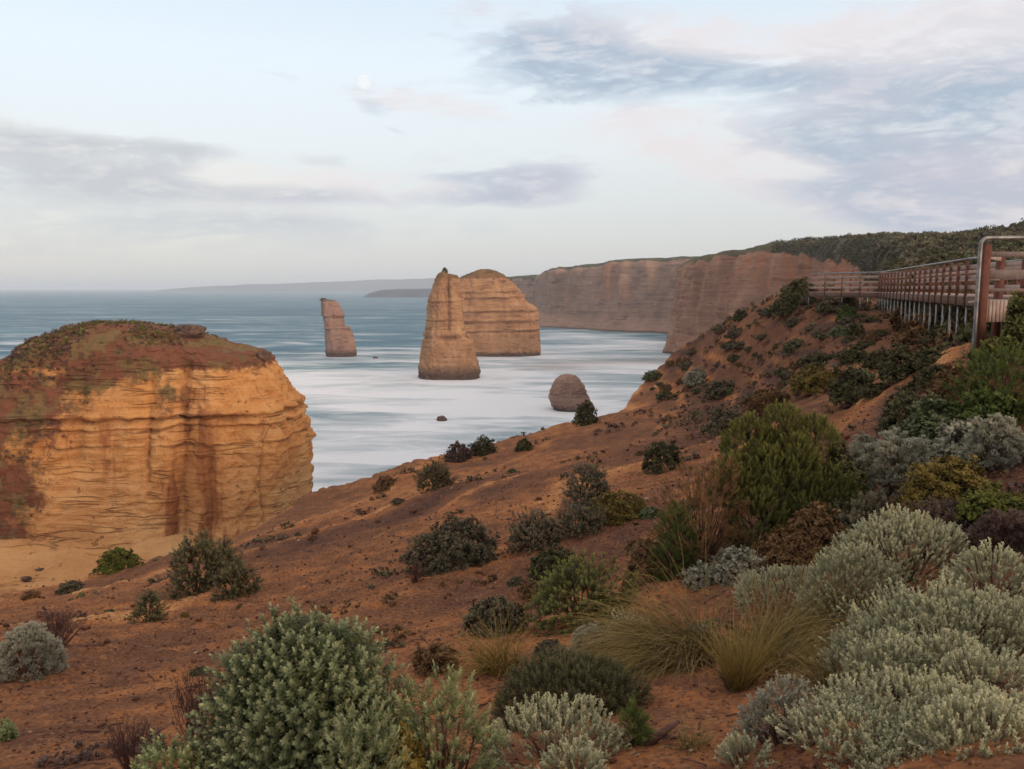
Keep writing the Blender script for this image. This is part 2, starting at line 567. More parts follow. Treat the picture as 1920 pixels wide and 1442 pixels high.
material('twig', lambda N, p, out: N.put(p.inputs['Base Color'], N.ramp(N.noise(pos(N), 12, 4, 0.6), [(0.35, srgb(62, 46, 38)), (0.65, srgb(104, 80, 64))])), 0.9, 0.1)
material('dead_twig', lambda N, p, out: N.put(p.inputs['Base Color'], N.ramp(N.noise(pos(N), 9, 4, 0.6), [(0.35, srgb(74, 50, 46)), (0.65, srgb(112, 82, 74))])), 0.9, 0.1)
material('stone_chip', lambda N, p, out: N.put(p.inputs['Base Color'], N.ramp(N.attr('rnd'), [(0.0, srgb(64, 42, 38)), (0.6, srgb(104, 66, 50)), (0.95, srgb(140, 94, 66)), (1.0, srgb(168, 136, 112))])), 0.9, 0.15)


def m_wood(c1, c2):
    def fn(N, p, out):
        P = pos(N)
        g = N.noise(P, 5.0, 6, 0.7, 1.0)
        g2 = N.noise(N.scale(P, (30, 30, 4)), 1.0, 4, 0.6)
        k = N.m('ADD', N.m('MULTIPLY', g, 0.6), N.m('MULTIPLY', g2, 0.4))
        N.put(p.inputs['Base Color'], N.ramp(k, [(0.3, c1), (0.7, c2)]))
        bump(N, p, g2, 0.4, 0.01)
    return fn


material('red_timber', m_wood(srgb(80, 46, 40), srgb(116, 74, 62)), 0.8, 0.2)
material('grey_timber', m_wood(srgb(132, 110, 102), srgb(184, 160, 148)), 0.85, 0.2)
material('brown_timber', m_wood(srgb(84, 64, 56), srgb(122, 98, 86)), 0.85, 0.2)


def m_steel(N, p, out):
    P = pos(N)
    N.put(p.inputs['Base Color'], N.ramp(N.noise(P, 8, 5, 0.6), [(0.35, srgb(104, 101, 102)), (0.65, srgb(150, 146, 143))]))
    p.inputs['Metallic'].default_value = 0.6


material('galvanised_steel', m_steel, 0.5, 0.5)


# ------------------------------------------------------------------ the headland the camera stands on
# survey points of the slope: pixel column, pixel row and distance away, turned into x, y, z
SURVEY = [
    (0, 1442, 5.4), (300, 1442, 5.1), (700, 1442, 4.8), (1000, 1442, 4.5), (1300, 1442, 4.1), (1600, 1442, 3.6), (1920, 1442, 3.1), (2200, 1442, 3.0),
    (0, 1300, 8.6), (200, 1380, 6.4), (600, 1330, 7.0), (1000, 1320, 6.3), (1280, 1300, 5.9), (1500, 1250, 6.3), (1750, 1250, 5.6), (1920, 1250, 5.0), (2200, 1250, 4.6),
    (0, 1200, 13), (250, 1220, 12), (500, 1190, 12), (800, 1200, 9.8), (1050, 1200, 9.0), (1300, 1200, 7.9), (1600, 1130, 7.8), (1900, 1100, 6.6),
    (-200, 1150, 21), (0, 1122, 25), (150, 1092, 27), (300, 1100, 21), (600, 1080, 17.5), (800, 1090, 14), (1000, 1130, 11.5), (1250, 1100, 10.4), (1500, 1060, 9.6), (1750, 1000, 8.8),
    (300, 1050, 29), (440, 1010, 32), (600, 1000, 25.5), (800, 1000, 20), (1000, 1010, 16.5), (1250, 1000, 13.5), (1600, 950, 11.3), (1900, 900, 9.5),
    (585, 936, 39), (750, 922, 34), (900, 932, 25.5), (1100, 950, 19), (1300, 950, 15.5), (700, 882, 43),
    (850, 853, 47), (1000, 862, 36), (1200, 862, 27), (1400, 850, 20), (1700, 820, 14), (1900, 790, 11.5),
    (1060, 793, 54), (1200, 792, 44), (1400, 792, 31), (1600, 772, 21.5), (1800, 745, 14.5),
    (1178, 768, 61), (1300, 760, 52), (1420, 752, 42),
    (1180, 749, 69), (1210, 716, 73), (1270, 665, 75), (1330, 625, 72), (1400, 583, 66), (1460, 556, 60), (1520, 548, 54),
    (1300, 720, 60), (1400, 690, 54), (1420, 722, 49), (1500, 640, 46), (1500, 702, 41), (1600, 606, 41), (1600, 662, 33), (1600, 722, 26.5),
    (1790, 692, 25), (1750, 670, 28.5), (1700, 650, 33), (1660, 630, 38), (1600, 608, 45), (1550, 590, 50),  (1700, 682, 23), (1800, 674, 18.3), (1817, 690, 14.4), (1900, 640, 13.2),
    (2000, 610, 20), (1950, 600, 30), (1850, 590, 40), (1800, 588, 50), (1700, 582, 58), (1600, 568, 62),
    (1640, 510, 100), (1600, 537, 80), (1640, 528, 90), (1640, 522, 120), (1660, 512, 160), (1660, 500, 210), (1655, 485, 300), (1620, 480, 330), (1750, 490, 110), (1900, 475, 100), (2200, 470, 100), (1720, 468, 170), (1850, 452, 190), (2200, 445, 190),
    (1720, 462, 260), (1800, 447, 300), (1560, 452, 420), (1640, 450, 412), (1720, 447, 410), (1850, 442, 400), (2000, 438, 395), (2400, 438, 395), (1540, 454, 440),
]
PTS = [at(*s) for s in SURVEY]
PTS += [np.array(p, float) for p in [(0, 0, 39.9), (2, 1.5, 40.2), (-3, 1.5, 39.3), (0, -5, 40.4), (-10, -8, 38.6), (10, -8, 41.6), (8, 4, 40.9), (14, 8, 41.6), (-12, 4, 37.0), (-25, 0, 35),
                                     (0, -60, 43), (40, -40, 45), (-40, -40, 38), (60, 20, 46), (40, 40, 44), (-30, 15, 33), (0, -300, 55), (300, -200, 60), (-200, -300, 45), (300, 200, 66), (250, 600, 74),
                                     (100, 700, 72), (150, 520, 62), (170, 560, 64), (180, 800, 74), (500, 400, 74), (500, 0, 65)]]
PTS = np.array(PTS)


def warp_xy(x, y):
    r = np.sqrt(x * x + y * y) + 1.5
    l = np.log(r)
    th = np.arctan2(x, y)
    return np.stack([th * 1.6, l], -1)


_W = warp_xy(PTS[:, 0], PTS[:, 1])
_D = np.sqrt(((_W[:, None] - _W[None]) ** 2).sum(-1) + 0.006)
_n = len(_W)
_A = np.zeros((_n + 3, _n + 3))
_A[:_n, :_n] = -_D + np.eye(_n) * 0.01
_A[:_n, _n] = 1
_A[:_n, _n + 1:] = _W
_A[_n:, :_n] = _A[:_n, _n:].T
_coef = np.linalg.solve(_A, np.concatenate([PTS[:, 2], np.zeros(3)]))

# rim of the headland, seen from above
RIM_PX = [(-700, 1180, 20), (-200, 1150, 22), (0, 1122, 25.5), (150, 1092, 28), (300, 1050, 29.5), (440, 1010, 32), (585, 936, 39.5), (715, 884, 43), (850, 853, 47), (960, 830, 51), (1060, 793, 55),
          (1130, 778, 59), (1176, 766, 64), (1180, 749, 69), (1210, 716, 74), (1270, 665, 76.5), (1330, 625, 74), (1400, 583, 69), (1460, 556, 66), (1530, 545, 66), (1600, 530, 72)]
RIM = [at(*p)[:2] for p in RIM_PX]
RIM += [np.array(p) for p in [(46, 100), (77, 160), (116, 245), (146, 300), (162, 345), (168, 400), (165, 455), (150, 500), (142, 530), (155, 590), (220, 760), (400, 900), (3000, 900), (3000, -3000), (-1500, -3000), (-400, -500), (-120, -60), (-52, -10)]]
RIM = np.array(RIM)


def rim_dist(x, y):
    """signed distance to the rim, positive inside the headland"""
    p = np.stack([x, y], -1)
    d2 = np.full(len(x), 1e18)
    inside = np.zeros(len(x), bool)
    n = len(RIM)
    for i in range(n):
        a, b = RIM[i], RIM[(i + 1) % n]
        ab = b - a
        t = np.clip(((p - a) @ ab) / (ab @ ab), 0, 1)
        q = a + t[:, None] * ab - p
        d2 = np.minimum(d2, (q * q).sum(-1))
        c = ((a[1] > y) != (b[1] > y))
        with np.errstate(divide='ignore', invalid='ignore'):
            xi = (b[0] - a[0]) * (y - a[1]) / (b[1] - a[1]) + a[0]
        inside ^= c & (x < xi)
    d = np.sqrt(d2)
    return np.where(inside, d, -d)


def ground_z(x, y, detail=True):
    x = np.atleast_1d(np.asarray(x, float))
    y = np.atleast_1d(np.asarray(y, float))
    w = warp_xy(x, y)
    z = np.zeros(len(x))
    for s in range(0, len(x), 20000):
        ww = w[s:s + 20000]
        k = -np.sqrt(((ww[:, None] - _W[None]) ** 2).sum(-1) + 0.006)
        z[s:s + 20000] = k @ _coef[:_n] + _coef[_n] + ww @ _coef[_n + 1:]
    r = np.sqrt(x * x + y * y)
    p = np.stack([x, y, np.zeros_like(x)], -1)
    amp = np.clip(r / 25, 0.2, 1.6)
    z0 = z + amp * 0.22 * fbm(p * 0.16, 3) + np.clip(r / 150 - 0.5, 0, 1.6) * 1.6 * fbm(p * 0.05 + 5, 4, 0.6)
    # little erosion terraces following the contour
    h = (z0 + 0.45 * fbm(p * 0.1 + 3, 2) + 0.12 * fbm(p * 0.6 + 3, 3)) / 1.25
    fr = h - np.floor(h)
    z1 = z0 + np.where(r < 120, 0.20, 0.0) * (sstep(0.0, 0.28, fr) - fr) * np.clip((r - 4) / 8, 0, 1)
    if detail:
        z1 = z1 + 0.035 * fbm(p * 1.7 + 9, 4, 0.6) * np.clip(r / 6, 0.7, 2.5)
    d = rim_dist(x, y)
    rough = 1.2 * fbm(np.stack([x * 0.2, y * 0.2, z1 * 0], -1), 4)
    out = np.clip(-(d + np.clip(r / 60, 0, 1) * rough * 0.6), 0, None)
    drop = out * (2.4 + 8 * np.clip((r - 130) / 100, 0, 1))
    z2 = np.maximum(z1 - drop, -3.0)
    return z2, d, fr


def polar_ground():
    ths = np.concatenate([np.radians(np.linspace(-180, -46, 70, endpoint=False)), np.radians(np.linspace(-46, 46, 820)), np.radians(np.linspace(46, 180, 70))[1:]])
    rr = np.concatenate([np.linspace(0.3, 2.2, 8, endpoint=False), np.exp(np.linspace(math.log(2.2), math.log(100), 400, endpoint=False)), np.exp(np.linspace(math.log(100), math.log(900), 90))])
    R, T = np.meshgrid(rr, ths, indexing='ij')
    x, y = (R * np.sin(T)).ravel(), (R * np.cos(T)).ravel()
    z, d, fr = ground_z(x, y)
    p = np.stack([x, y, z], -1)
    r = np.sqrt(x * x + y * y)
    sand = 0.42 + 0.42 * np.exp(-((fr - 0.14) / 0.11) ** 2) * sstep(-0.35, 0.4, gnoise(p * 0.11 + 50)) - 0.3 * sstep(0.3, 0.55, fr) * sstep(1.0, 0.8, fr) * sstep(-0.2, 0.4, gnoise(p * 0.09 + 20)) + 0.3 * fbm(p * 0.12 + 31, 4) + 0.12 * sstep(30, 6, d)
    spur = sstep(1200, 1320, 960 + x / np.maximum(y, 1) * 1500) * sstep(24, 40, r)
    sand += 0.04 - 0.30 * spur
    scrub = 0.35 * sstep(60, 100, r) + 0.55 * sstep(85, 140, r) + 0.25 * spur * sstep(0.0, 0.5, fbm(p * 0.25 + 77, 4)) + 0.55 * sstep(3.5, 9, x) * sstep(24, 14, r) * sstep(3, 5, y) * 0
    me = mesh('ground', p, grid_quads(len(rr), len(ths)), MATS['soil'], dict(sand=sand, scrub=scrub), smooth=True)
    o = link('ground', me)
    tag(o, 'red brown eroded clifftop slope', None, None, 'structure')


polar_ground()


def hit(px, py, y0=2.0, y1=600):
    """where the line of sight through a pixel meets the slope"""
    ys = np.exp(np.linspace(math.log(y0), math.log(y1), 700))
    d = ray(px, py)
    t = ys / d[1]
    p = CAM[None] + d[None] * t[:, None]
    z, _, _ = ground_z(p[:, 0], p[:, 1])
    below = np.where(p[:, 2] < z)[0]
    i = below[0] if len(below) else np.argmin(p[:, 2] - z)
    return np.array([p[i, 0], p[i, 1], z[i]])


# ------------------------------------------------------------------ sea and beach
def sea():
    ths = np.concatenate([np.radians(np.linspace(-180, -48, 40, endpoint=False)), np.radians(np.linspace(-48, 48, 420)), np.radians(np.linspace(48, 180, 40))[1:]])
    rr = np.concatenate([np.exp(np.linspace(math.log(60), math.log(1200), 640, endpoint=False)), np.exp(np.linspace(math.log(1200), math.log(30000), 120))])
    R, T = np.meshgrid(rr, ths, indexing='ij')
    x, y = (R * np.sin(T)).ravel(), (R * np.cos(T)).ravel()
    p = np.stack([x, y, 0 * x], -1)
    surf = 0.70 * sstep(500, 230, y + 0.25 * x + 130 * fbm(p * np.array([.004, .009, 1]), 4)) + 0.22 * sstep(900, 350, y)
    surf += 0.6 * np.exp(-((x - 75) / 70) ** 2 - ((y - 680) / 150) ** 2)
    for bx, by, wx, wy, a_ in ((-40, 560, 60, 10, .5), (-140, 520, 70, 9, .55), (-30, 720, 80, 12, .4), (-330, 620, 130, 14, .5), (-170, 440, 90, 12, .5), (-260, 900, 200, 20, .35), (20, 800, 60, 14, .4)):
        surf += a_ * np.exp(-((x - bx) / wx) ** 2 - ((y - by - 14 * gnoise(np.stack([x * .02, 0 * x + by, 0 * x], -1))) / wy) ** 2)
    # lines of breakers, sharp on the shoreward side
    ph = (y + 0.16 * x + 26 * fbm(p * np.array([.007, .012, 1]) + 40, 3)) / 44
    saw = ph - np.floor(ph)
    run = sstep(-0.35, 0.45, gnoise(np.stack([x * 0.011, np.floor(ph) * 7.7, 0 * x], -1)))
    zone = sstep(1000, 520, y) * sstep(60, 160, y)
    surf += zone * ((1.0 * np.exp(-saw * 3.2) * sstep(0.0, 0.05, saw)) * run - 0.2)
    # white wash in the bay under the far cliffs
    surf += 0.75 * np.exp(-((x - 60) / 75) ** 2 - ((y - 420) / 110) ** 2) + 0.5 * np.exp(-((x - 85) / 60) ** 2 - ((y - 590) / 70) ** 2)
    surf += 0.3 * np.exp(-((x + 60) / 90) ** 2 - ((y - 330) / 60) ** 2)
    for cx, cy, rad in FOAM:
        q = np.sqrt((x - cx) ** 2 + ((y - cy) * 0.8) ** 2)
        surf += 0.9 * np.exp(-np.clip(q - rad, 0, None) / 13) * (q < rad + 70) * (0.75 + 0.5 * gnoise(p * .05))
    surf -= 0.1 * sstep(700, 1500, y)
    shoal = np.exp(-((x - 75 - 6 * fbm(p * 0.02, 2)) / 55) ** 2 - ((y - 462 - 0.12 * (x - 75)) / 20) ** 2) * 0.9
    shoal += 0.75 * np.exp(-((x - 22) / 22) ** 2 - ((y - 425) / 20) ** 2)
    damp = np.clip(1 - R.ravel() / 3000, 0, 1)
    z = damp * (0.35 * gnoise(np.stack([x * 0.012, (y + 0.14 * x) * 0.05, 0 * x], -1)) + 0.15 * gnoise(np.stack([x * 0.04, y * 0.14, 0 * x + 3], -1)))
    p[:, 2] = z
    v = np.concatenate([p, [[0, 0, 0]]])
    me = mesh('sea', p, grid_quads(len(rr), len(ths)), MATS['sea_water'], dict(surf=surf, shoal=shoal), smooth=True)
    tag(link('sea', me), 'hazy blue sea with long white surf', None, None, 'structure')


# ------------------------------------------------------------------ sea stacks
def interp_rows(rows, Y, n):
    """outline rows (pixel row, left column, right column) at distance Y -> n even rows of z, x left, x right from top to foot"""
    a = np.array([(at(l, py, Y)[0], at(r, py, Y)[0], at(960, py, Y)[2]) for py, l, r in rows])
    s = np.concatenate([[0], np.cumsum(np.abs(np.diff(a, axis=0)).max(1) * 0.5 + np.abs(np.diff(a[:, 2])))])
    u = np.linspace(0, s[-1], n)
    return np.interp(u, s, a[:, 2]), np.interp(u, s, a[:, 0]), np.interp(u, s, a[:, 1])


def stack_mesh(name, rows, Y, hd, mat, nrow=150, ncol=240, power=3.2, rough=1.0, bscale=9.0, seed=0, taper=0.6, ledges=(), talus=0.0, gullies=(), capline=None, rust=(), capspots=(), depth_min=0.0, wet=3.0):
    z, xl, xr = interp_rows(rows, Y, nrow)
    wmax = (xr - xl).max()
    th = np.linspace(0, 2 * math.pi, ncol, endpoint=False)
    c, s_ = np.cos(th), np.sin(th)
    cx = np.sign(c) * np.abs(c) ** (2 / power)
    sy = np.sign(s_) * np.abs(s_) ** (2 / power)
    w = (xr - xl) / 2
    dep = np.maximum(hd * np.clip(w * 2 / wmax, 0, 1) ** taper, depth_min * sstep(0, 0.04 * nrow, np.arange(nrow)))
    foot = talus * np.clip(1 - z / 9.0, 0, 1) ** 2
    X = ((xl + xr) / 2)[:, None] + (w + foot * 0.3)[:, None] * cx[None]
    Yy = Y + (dep + foot)[:, None] * sy[None]
    Z = np.repeat(z[:, None], ncol, 1)
    p = np.stack([X.ravel(), Yy.ravel(), Z.ravel()], -1)
    side = np.clip(dep / max(hd, 1e-6) * 1.3, 0, 1)[:, None].repeat(ncol, 1).ravel()
    # outward direction in plan
    nx, ny = np.repeat(c[None], nrow, 0).ravel(), np.repeat(s_[None], nrow, 0).ravel()
    q = p / bscale + seed
    but = fbm(q * np.array([1, 1, 0.22]), 4, 0.5)
    rid = 0.5 - 1.6 * np.abs(gnoise(q * np.array([1.5, 1.5, 0.3]) + 7.7)) - 0.7 * np.abs(gnoise(q * np.array([3.4, 3.4, 0.7]) + 2.2))
    bed = gnoise(np.stack([p[:, 0] * 0.03, p[:, 1] * 0.03, p[:, 2] * 1.1 / (bscale / 9) + seed], -1)) + 0.6 * gnoise(np.stack([p[:, 0] * 0.05, p[:, 1] * 0.05, p[:, 2] * 2.7 / (bscale / 9) + seed], -1))
    fine = fbm(p / (bscale * 0.16) + seed, 4, 0.6)
    amp = rough * bscale / 9
    bed = np.tanh(bed * 3.0) * (0.5 + 0.5 * gnoise(p / bscale * 0.6 + seed + 4))
    dis = amp * (0.7 * but - 0.62 * rid + 0.05 * bed + 0.36 * fine - 0.25) * (0.35 + 0.65 * side)
    crack = np.zeros(len(p))
    if wet > 1:
        dis -= 0.09 * wet * sstep(0.4 * wet, 0.1 * wet, p[:, 2] - wet * 0.25 * but)
    tilt = p[:, 0] * 0.018
    for lz, lw, ld in ledges:
        k = np.exp(-((p[:, 2] - lz - tilt - 0.35 * fbm(p * 0.15, 2)) / lw) ** 2)
        k2 = np.exp(-((p[:, 2] - lz - tilt - 2.2 * lw - 0.35 * fbm(p * 0.15, 2)) / (lw * 1.3)) ** 2)
        dis += (-ld * k + ld * 0.7 * k2) * (0.4 + 0.6 * sstep(-0.3, 0.4, gnoise(p * np.array([.09, .09, .02]) + lz)))
        crack = np.maximum(crack, k * sstep(-0.45, 0.25, gnoise(p * np.array([.12, .12, .05]) + lz)))
    rs = np.zeros(len(p))
    for gx, gw, gd, z0, z1 in gullies:
        xx = gx + 0.8 * gnoise(np.stack([p[:, 2] * 0.12, 0 * nx + gx, 0 * nx], -1))
        k = np.exp(-((p[:, 0] - xx) / gw) ** 2) * (ny < 0) * sstep(z0 - 2, z0 + 2, p[:, 2]) * sstep(z1 + 2, z1 - 2, p[:, 2])
        dis -= gd * k
        crack = np.maximum(crack, 0.7 * np.exp(-((p[:, 0] - xx) / (gw * 0.3)) ** 2) * (ny < 0) * sstep(z0 - 2, z0 + 2, p[:, 2]) * sstep(z1 + 2, z1 - 2, p[:, 2]))
    for gx, gw, z0, z1, a in rust:
        rs = np.maximum(rs, a * np.exp(-((p[:, 0] - gx) / gw) ** 2) * (ny < 0) * sstep(z0 - 4, z0 + 4, p[:, 2]) * sstep(z1 + 3, z1 - 3, p[:, 2]))
    p[:, 0] += nx * dis
    p[:, 1] += ny * dis
    topness = np.repeat(((dep / hd) < 0.97)[:, None], ncol, 1).ravel()
    p[:, 2] += topness * 0.25 * amp * fbm(p * 0.35 + seed, 3)
    cap = np.zeros(len(p))
    if capline is not None:
        cap = sstep(capline - 2.5, capline + 2.5, p[:, 2])
    for gx, gz, gw, gh, a in capspots:
        cap = np.maximum(cap, a * np.exp(-((p[:, 0] - gx) / gw) ** 2 - ((p[:, 2] - gz) / gh) ** 2))
    wt = sstep(wet, wet * 0.3, p[:, 2] + 0.8 * fine)
    v = np.concatenate([p, [[(xl[0] + xr[0]) / 2, Y, z[0] + 0.1]]])
    quads = grid_quads(nrow, ncol, True)
    tr = [(len(p), i, (i + 1) % ncol) for i in range(ncol)]
    # rows run downwards, so flip for outward normals
    quads = quads[:, ::-1]
    at_ = dict(cap=np.append(cap, cap[0]), crack=np.append(crack, 0), rust=np.append(rs, 0), wet=np.append(wt, 0))
    me = mesh(name, v, quads, mat, at_, smooth=True, tris=tr)
    return me, p.reshape(nrow, ncol, 3)


FOAM = []


def stack(name, label, cat, rows, Y, hd, mat, **kw):
    me, p = stack_mesh(name, rows, Y, hd, mat, **kw)
    o = link(name, me)
    tag(o, label, cat, 'limestone sea stacks' if cat == 'sea stack' else None)
    foot = p[p[:, :, 2] < 1.0]
    if len(foot):
        c = foot.mean(0)
        FOAM.append((c[0], c[1], np.ptp(foot[:, 0]) / 2))
    return o, p


def zat(py, Y):
    return at(960, py, Y)[2]


YN = 128
near_rows = [(603, 205, 216), (605.5, 168, 245), (611, 138, 288), (620, 120, 334), (634, 84, 390), (648, 62, 436), (662, 44, 484), (672, 32, 500), (690, 14, 508), (706, -2, 520), (735, -30, 545), (758, -56, 566),
             (772, -62, 568), (778, -64, 562), (786, -66, 562), (796, -68, 571), (818, -74, 575), (824, -75, 582), (832, -78, 573), (900, -100, 574), (960, -118, 572), (1000, -130, 572), (1040, -150, 574)]
xn = lambda px: at(px, 800, YN - 14)[0]
near, near_p = stack('sea_stack', 'huge ochre sea stack with scrubby domed top just beyond the red slope', 'sea stack', near_rows, YN, 15, MATS['near_sandstone'], nrow=230, ncol=520,
                     power=3.6, rough=1.5, bscale=8, seed=3.1, taper=0.75, talus=5.0,
                     ledges=((zat(778, 115), 0.32, 1.3), (zat(796, 115), 0.2, 0.7), (zat(828, 115), 0.16, 0.3)),
                     gullies=((xn(338), 1.5, 2.2, 0, 31), (xn(268), 0.5, 0.9, 12, 30), (xn(390), 0.6, 0.8, 0, 18), (xn(475), 0.35, 0.5, 0, 22), (xn(318), 0.6, 0.8, 0, 15), (xn(130), 1.0, 1.2, 12, 28)),
                     capline=zat(690, 122),
                     capspots=((xn(20), zat(760, 115), 12, 9, 0.78), (xn(-10), zat(920, 115), 9, 10, 0.78), (xn(140), zat(700, 116), 8, 5, 0.8), (xn(-40), zat(1000, 115), 12, 7, 0.75), (xn(230), zat(690, 118), 8, 3, 0.7), (xn(300), zat(740, 116), 3.5, 6, 0.5)),
                     rust=((xn(375), 1.9, -6, 25, 0.8), (xn(312), 1.9, -6, 14, 0.7), (xn(350), 3.2, 14, 28, 0.62), (xn(420), 2.2, -6, 18, 0.4), (xn(180), 9, 12, 24, 0.3)), wet=0.4)

mid_rows = [(509, 829, 833), (513, 824, 841), (517, 821, 858), (524, 818, 860), (540, 812, 862), (565, 803, 866), (600, 801, 870), (628, 797, 876), (638, 794, 888), (655, 790, 890), (680, 787, 896), (700, 785, 902), (712, 784, 905), (722, 783, 906)]
mid, mid_p = stack('sea_stack', 'tall narrow limestone sea stack with a bush on its peak standing in white surf', 'sea stack', mid_rows, 378, 15, MATS['sea_sandstone'], nrow=170, ncol=260, power=2.8, rough=1.35, bscale=9, seed=11.7, taper=0.5,
                   ledges=((zat(632, 365), 0.8, 0.9), (zat(565, 365), 0.4, 0.6), (zat(600, 365), 0.3, 0.4)), gullies=((at(842, 600, 365)[0], 1.2, 1.6, 22, 50),), rust=((at(830, 600, 365)[0], 3, 20, 46, .4),),
                   capline=zat(522, 370), wet=8.0)
back_rows = [(505, 905, 915), (508, 892, 930), (514, 878, 943), (521, 860, 953), (530, 850, 962), (545, 842, 974), (555, 838, 984), (566, 836, 990), (572, 836, 1000), (582, 834, 1008), (604, 832, 1010), (608, 832, 1011), (640, 830, 1013), (668, 828, 1014), (676, 827, 1014)]
back, back_p = stack('sea_stack', 'broad flat sided sea stack with layered ledges directly behind the tall narrow one', 'sea stack', back_rows, 512, 20, MATS['sea_sandstone'], nrow=170, ncol=260, power=3.4, rough=1.3, bscale=10, seed=23.2, taper=0.6,
                     ledges=((zat(605, 495), 0.8, 1.5), (zat(585, 495), 0.6, 1.0), (zat(560, 495), 0.7, 1.2), (zat(622, 495), 0.5, 0.8), (zat(548, 495), 0.5, 0.8)), capline=zat(522, 505), wet=3.5)
lean_rows = [(561, 606, 612), (564, 604, 628), (568, 604, 634), (575, 604, 637), (586, 605, 642), (592, 606, 644), (600, 607, 643), (612, 609, 645), (614, 608, 656), (624, 609, 660), (640, 611, 665), (655, 612, 668), (668, 611, 669), (676, 611, 669)]
lean, lean_p = stack('sea_stack', 'small leaning pinkish sea stack alone in the blue water', 'sea stack', lean_rows, 496, 8, MATS['leaning_sandstone'], nrow=110, ncol=150, power=2.8, rough=1.1, bscale=7, seed=31.4, taper=0.4,
                     ledges=((zat(590, 488), 0.7, 0.9), (zat(613, 488), 0.5, 0.9)), capline=zat(565, 490), wet=5.5)
stump_rows = [(702, 1062, 1070), (704, 1052, 1078), (710, 1042, 1086), (722, 1034, 1094), (735, 1029, 1100), (745, 1028, 1105), (755, 1033, 1110), (765, 1038, 1116), (775, 1041, 1121), (782, 1042, 1122)]
stump, stump_p = stack('sea_stack', 'low rounded brown rock stump in the surf near the slope edge', 'sea stack', stump_rows, 276, 8, MATS['leaning_sandstone'], nrow=90, ncol=140, power=2.4, rough=1.3, bscale=6, seed=41.9, taper=0.6,
                       ledges=((zat(742, 270), 0.3, 0.35),), wet=2.2)


def boulder(name, label, loc, size, mat, seed, cat='rock', n=40):
    u = np.linspace(0, math.pi, n // 2)
    t = np.linspace(0, 2 * math.pi, n, endpoint=False)
    U, T = np.meshgrid(u, t, indexing='ij')
    d = np.stack([(np.sin(U) * np.cos(T)).ravel(), (np.sin(U) * np.sin(T)).ravel(), np.cos(U).ravel()], -1)
    f = 1 + 0.35 * fbm(d * 1.3 + seed, 4, 0.55)
    v = d * f[:, None] * np.array(size)
    me = mesh(name, v, grid_quads(n // 2, n, True), mat, smooth=True)
    o = link(name, me)
    o.location = loc
    return tag(o, label, cat)


def sea_point(px, py):
    d = ray(px, py)
    return CAM + d * (-CAM[2] / d[2])


b = sea_point(828, 789)
boulder('sea_rock', 'small dark pointed rock awash in white surf below the tall stack', b + [0, 0, 0.3], (1.6, 1.3, 1.3), MATS['dark_rock'], 3)
b = sea_point(704, 672)
boulder('sea_rock', 'tiny dark rock in the water right of the small leaning stack', b, (1.9, 1.5, 1.0), MATS['dark_rock'], 6)
b = sea_point(1252, 656)
boulder('sea_rock', 'tiny dark rock in the white bay at the foot of the far cliffs', b, (3.4, 2.0, 1.4), MATS['dark_rock'], 9)
boulder('boulder', 'dark boulder perched on the rounded top of the huge ochre stack', np.array([at(357, 618, 126)[0], 126, at(357, 622, 126)[2]]), (2.3, 1.8, 1.2), MATS['dark_rock'], 12, 'boulder')
boulder('boulder', 'small dark rock on the right shoulder of the huge ochre stack', np.array([at(494, 664, 127)[0], 127, at(494, 667, 127)[2]]), (1.1, 1.0, 0.9), MATS['dark_rock'], 17, 'boulder')


def beach():
    x0, x1, y0, y1 = -150, 30, 40, 150
    nx, ny = 220, 150
    X, Y = np.meshgrid(np.linspace(x0, x1, nx), np.linspace(y0, y1, ny), indexing='xy')
    x, y = X.ravel(), Y.ravel()
    p = np.stack([x, y, 0 * x], -1)
    d = np.sqrt(((x + 78) / 62) ** 2 + ((y - 92) / 42) ** 2)
    z = 2.2 * sstep(1.05, 0.6, d) + 4.5 * sstep(104, 116, y + 0.0 * x) * sstep(-100, -88, x) * sstep(-24, -44, x) - 0.8 + 0.55 * np.floor(2.5 * fbm(p * np.array([.05, .12, 1]), 3)) + 0.7 * fbm(p * 0.12, 4) * sstep(1.1, 0.8, d) + 0.25 * fbm(p * 0.5 + 4, 3)
    p[:, 2] = z
    tag(link('beach', mesh('beach', p, grid_quads(ny, nx), MATS['near_sandstone'], smooth=True)), 'pale layered rock at the foot of the huge stack', None, None, 'structure')


beach()
for k, (px, Y, sz) in enumerate(((20, 113, 1.1), (62, 112, .8), (105, 112, 1.3), (140, 113, .7), (40, 110, .9), (-30, 111, 1.2), (85, 109, .6), (170, 112.5, .8), (8, 107, .6))):
    c = at(px, 541, Y)
    o = boulder('fallen_rock', 'fallen brown rock among several lying at the foot of the huge ochre stack', (c[0], Y, 1.9 + sz * .1), (sz, sz * .8, sz * .6), MATS['dark_rock'], 50 + k * 3)
    o['group'] = 'fallen rocks under the huge stack'


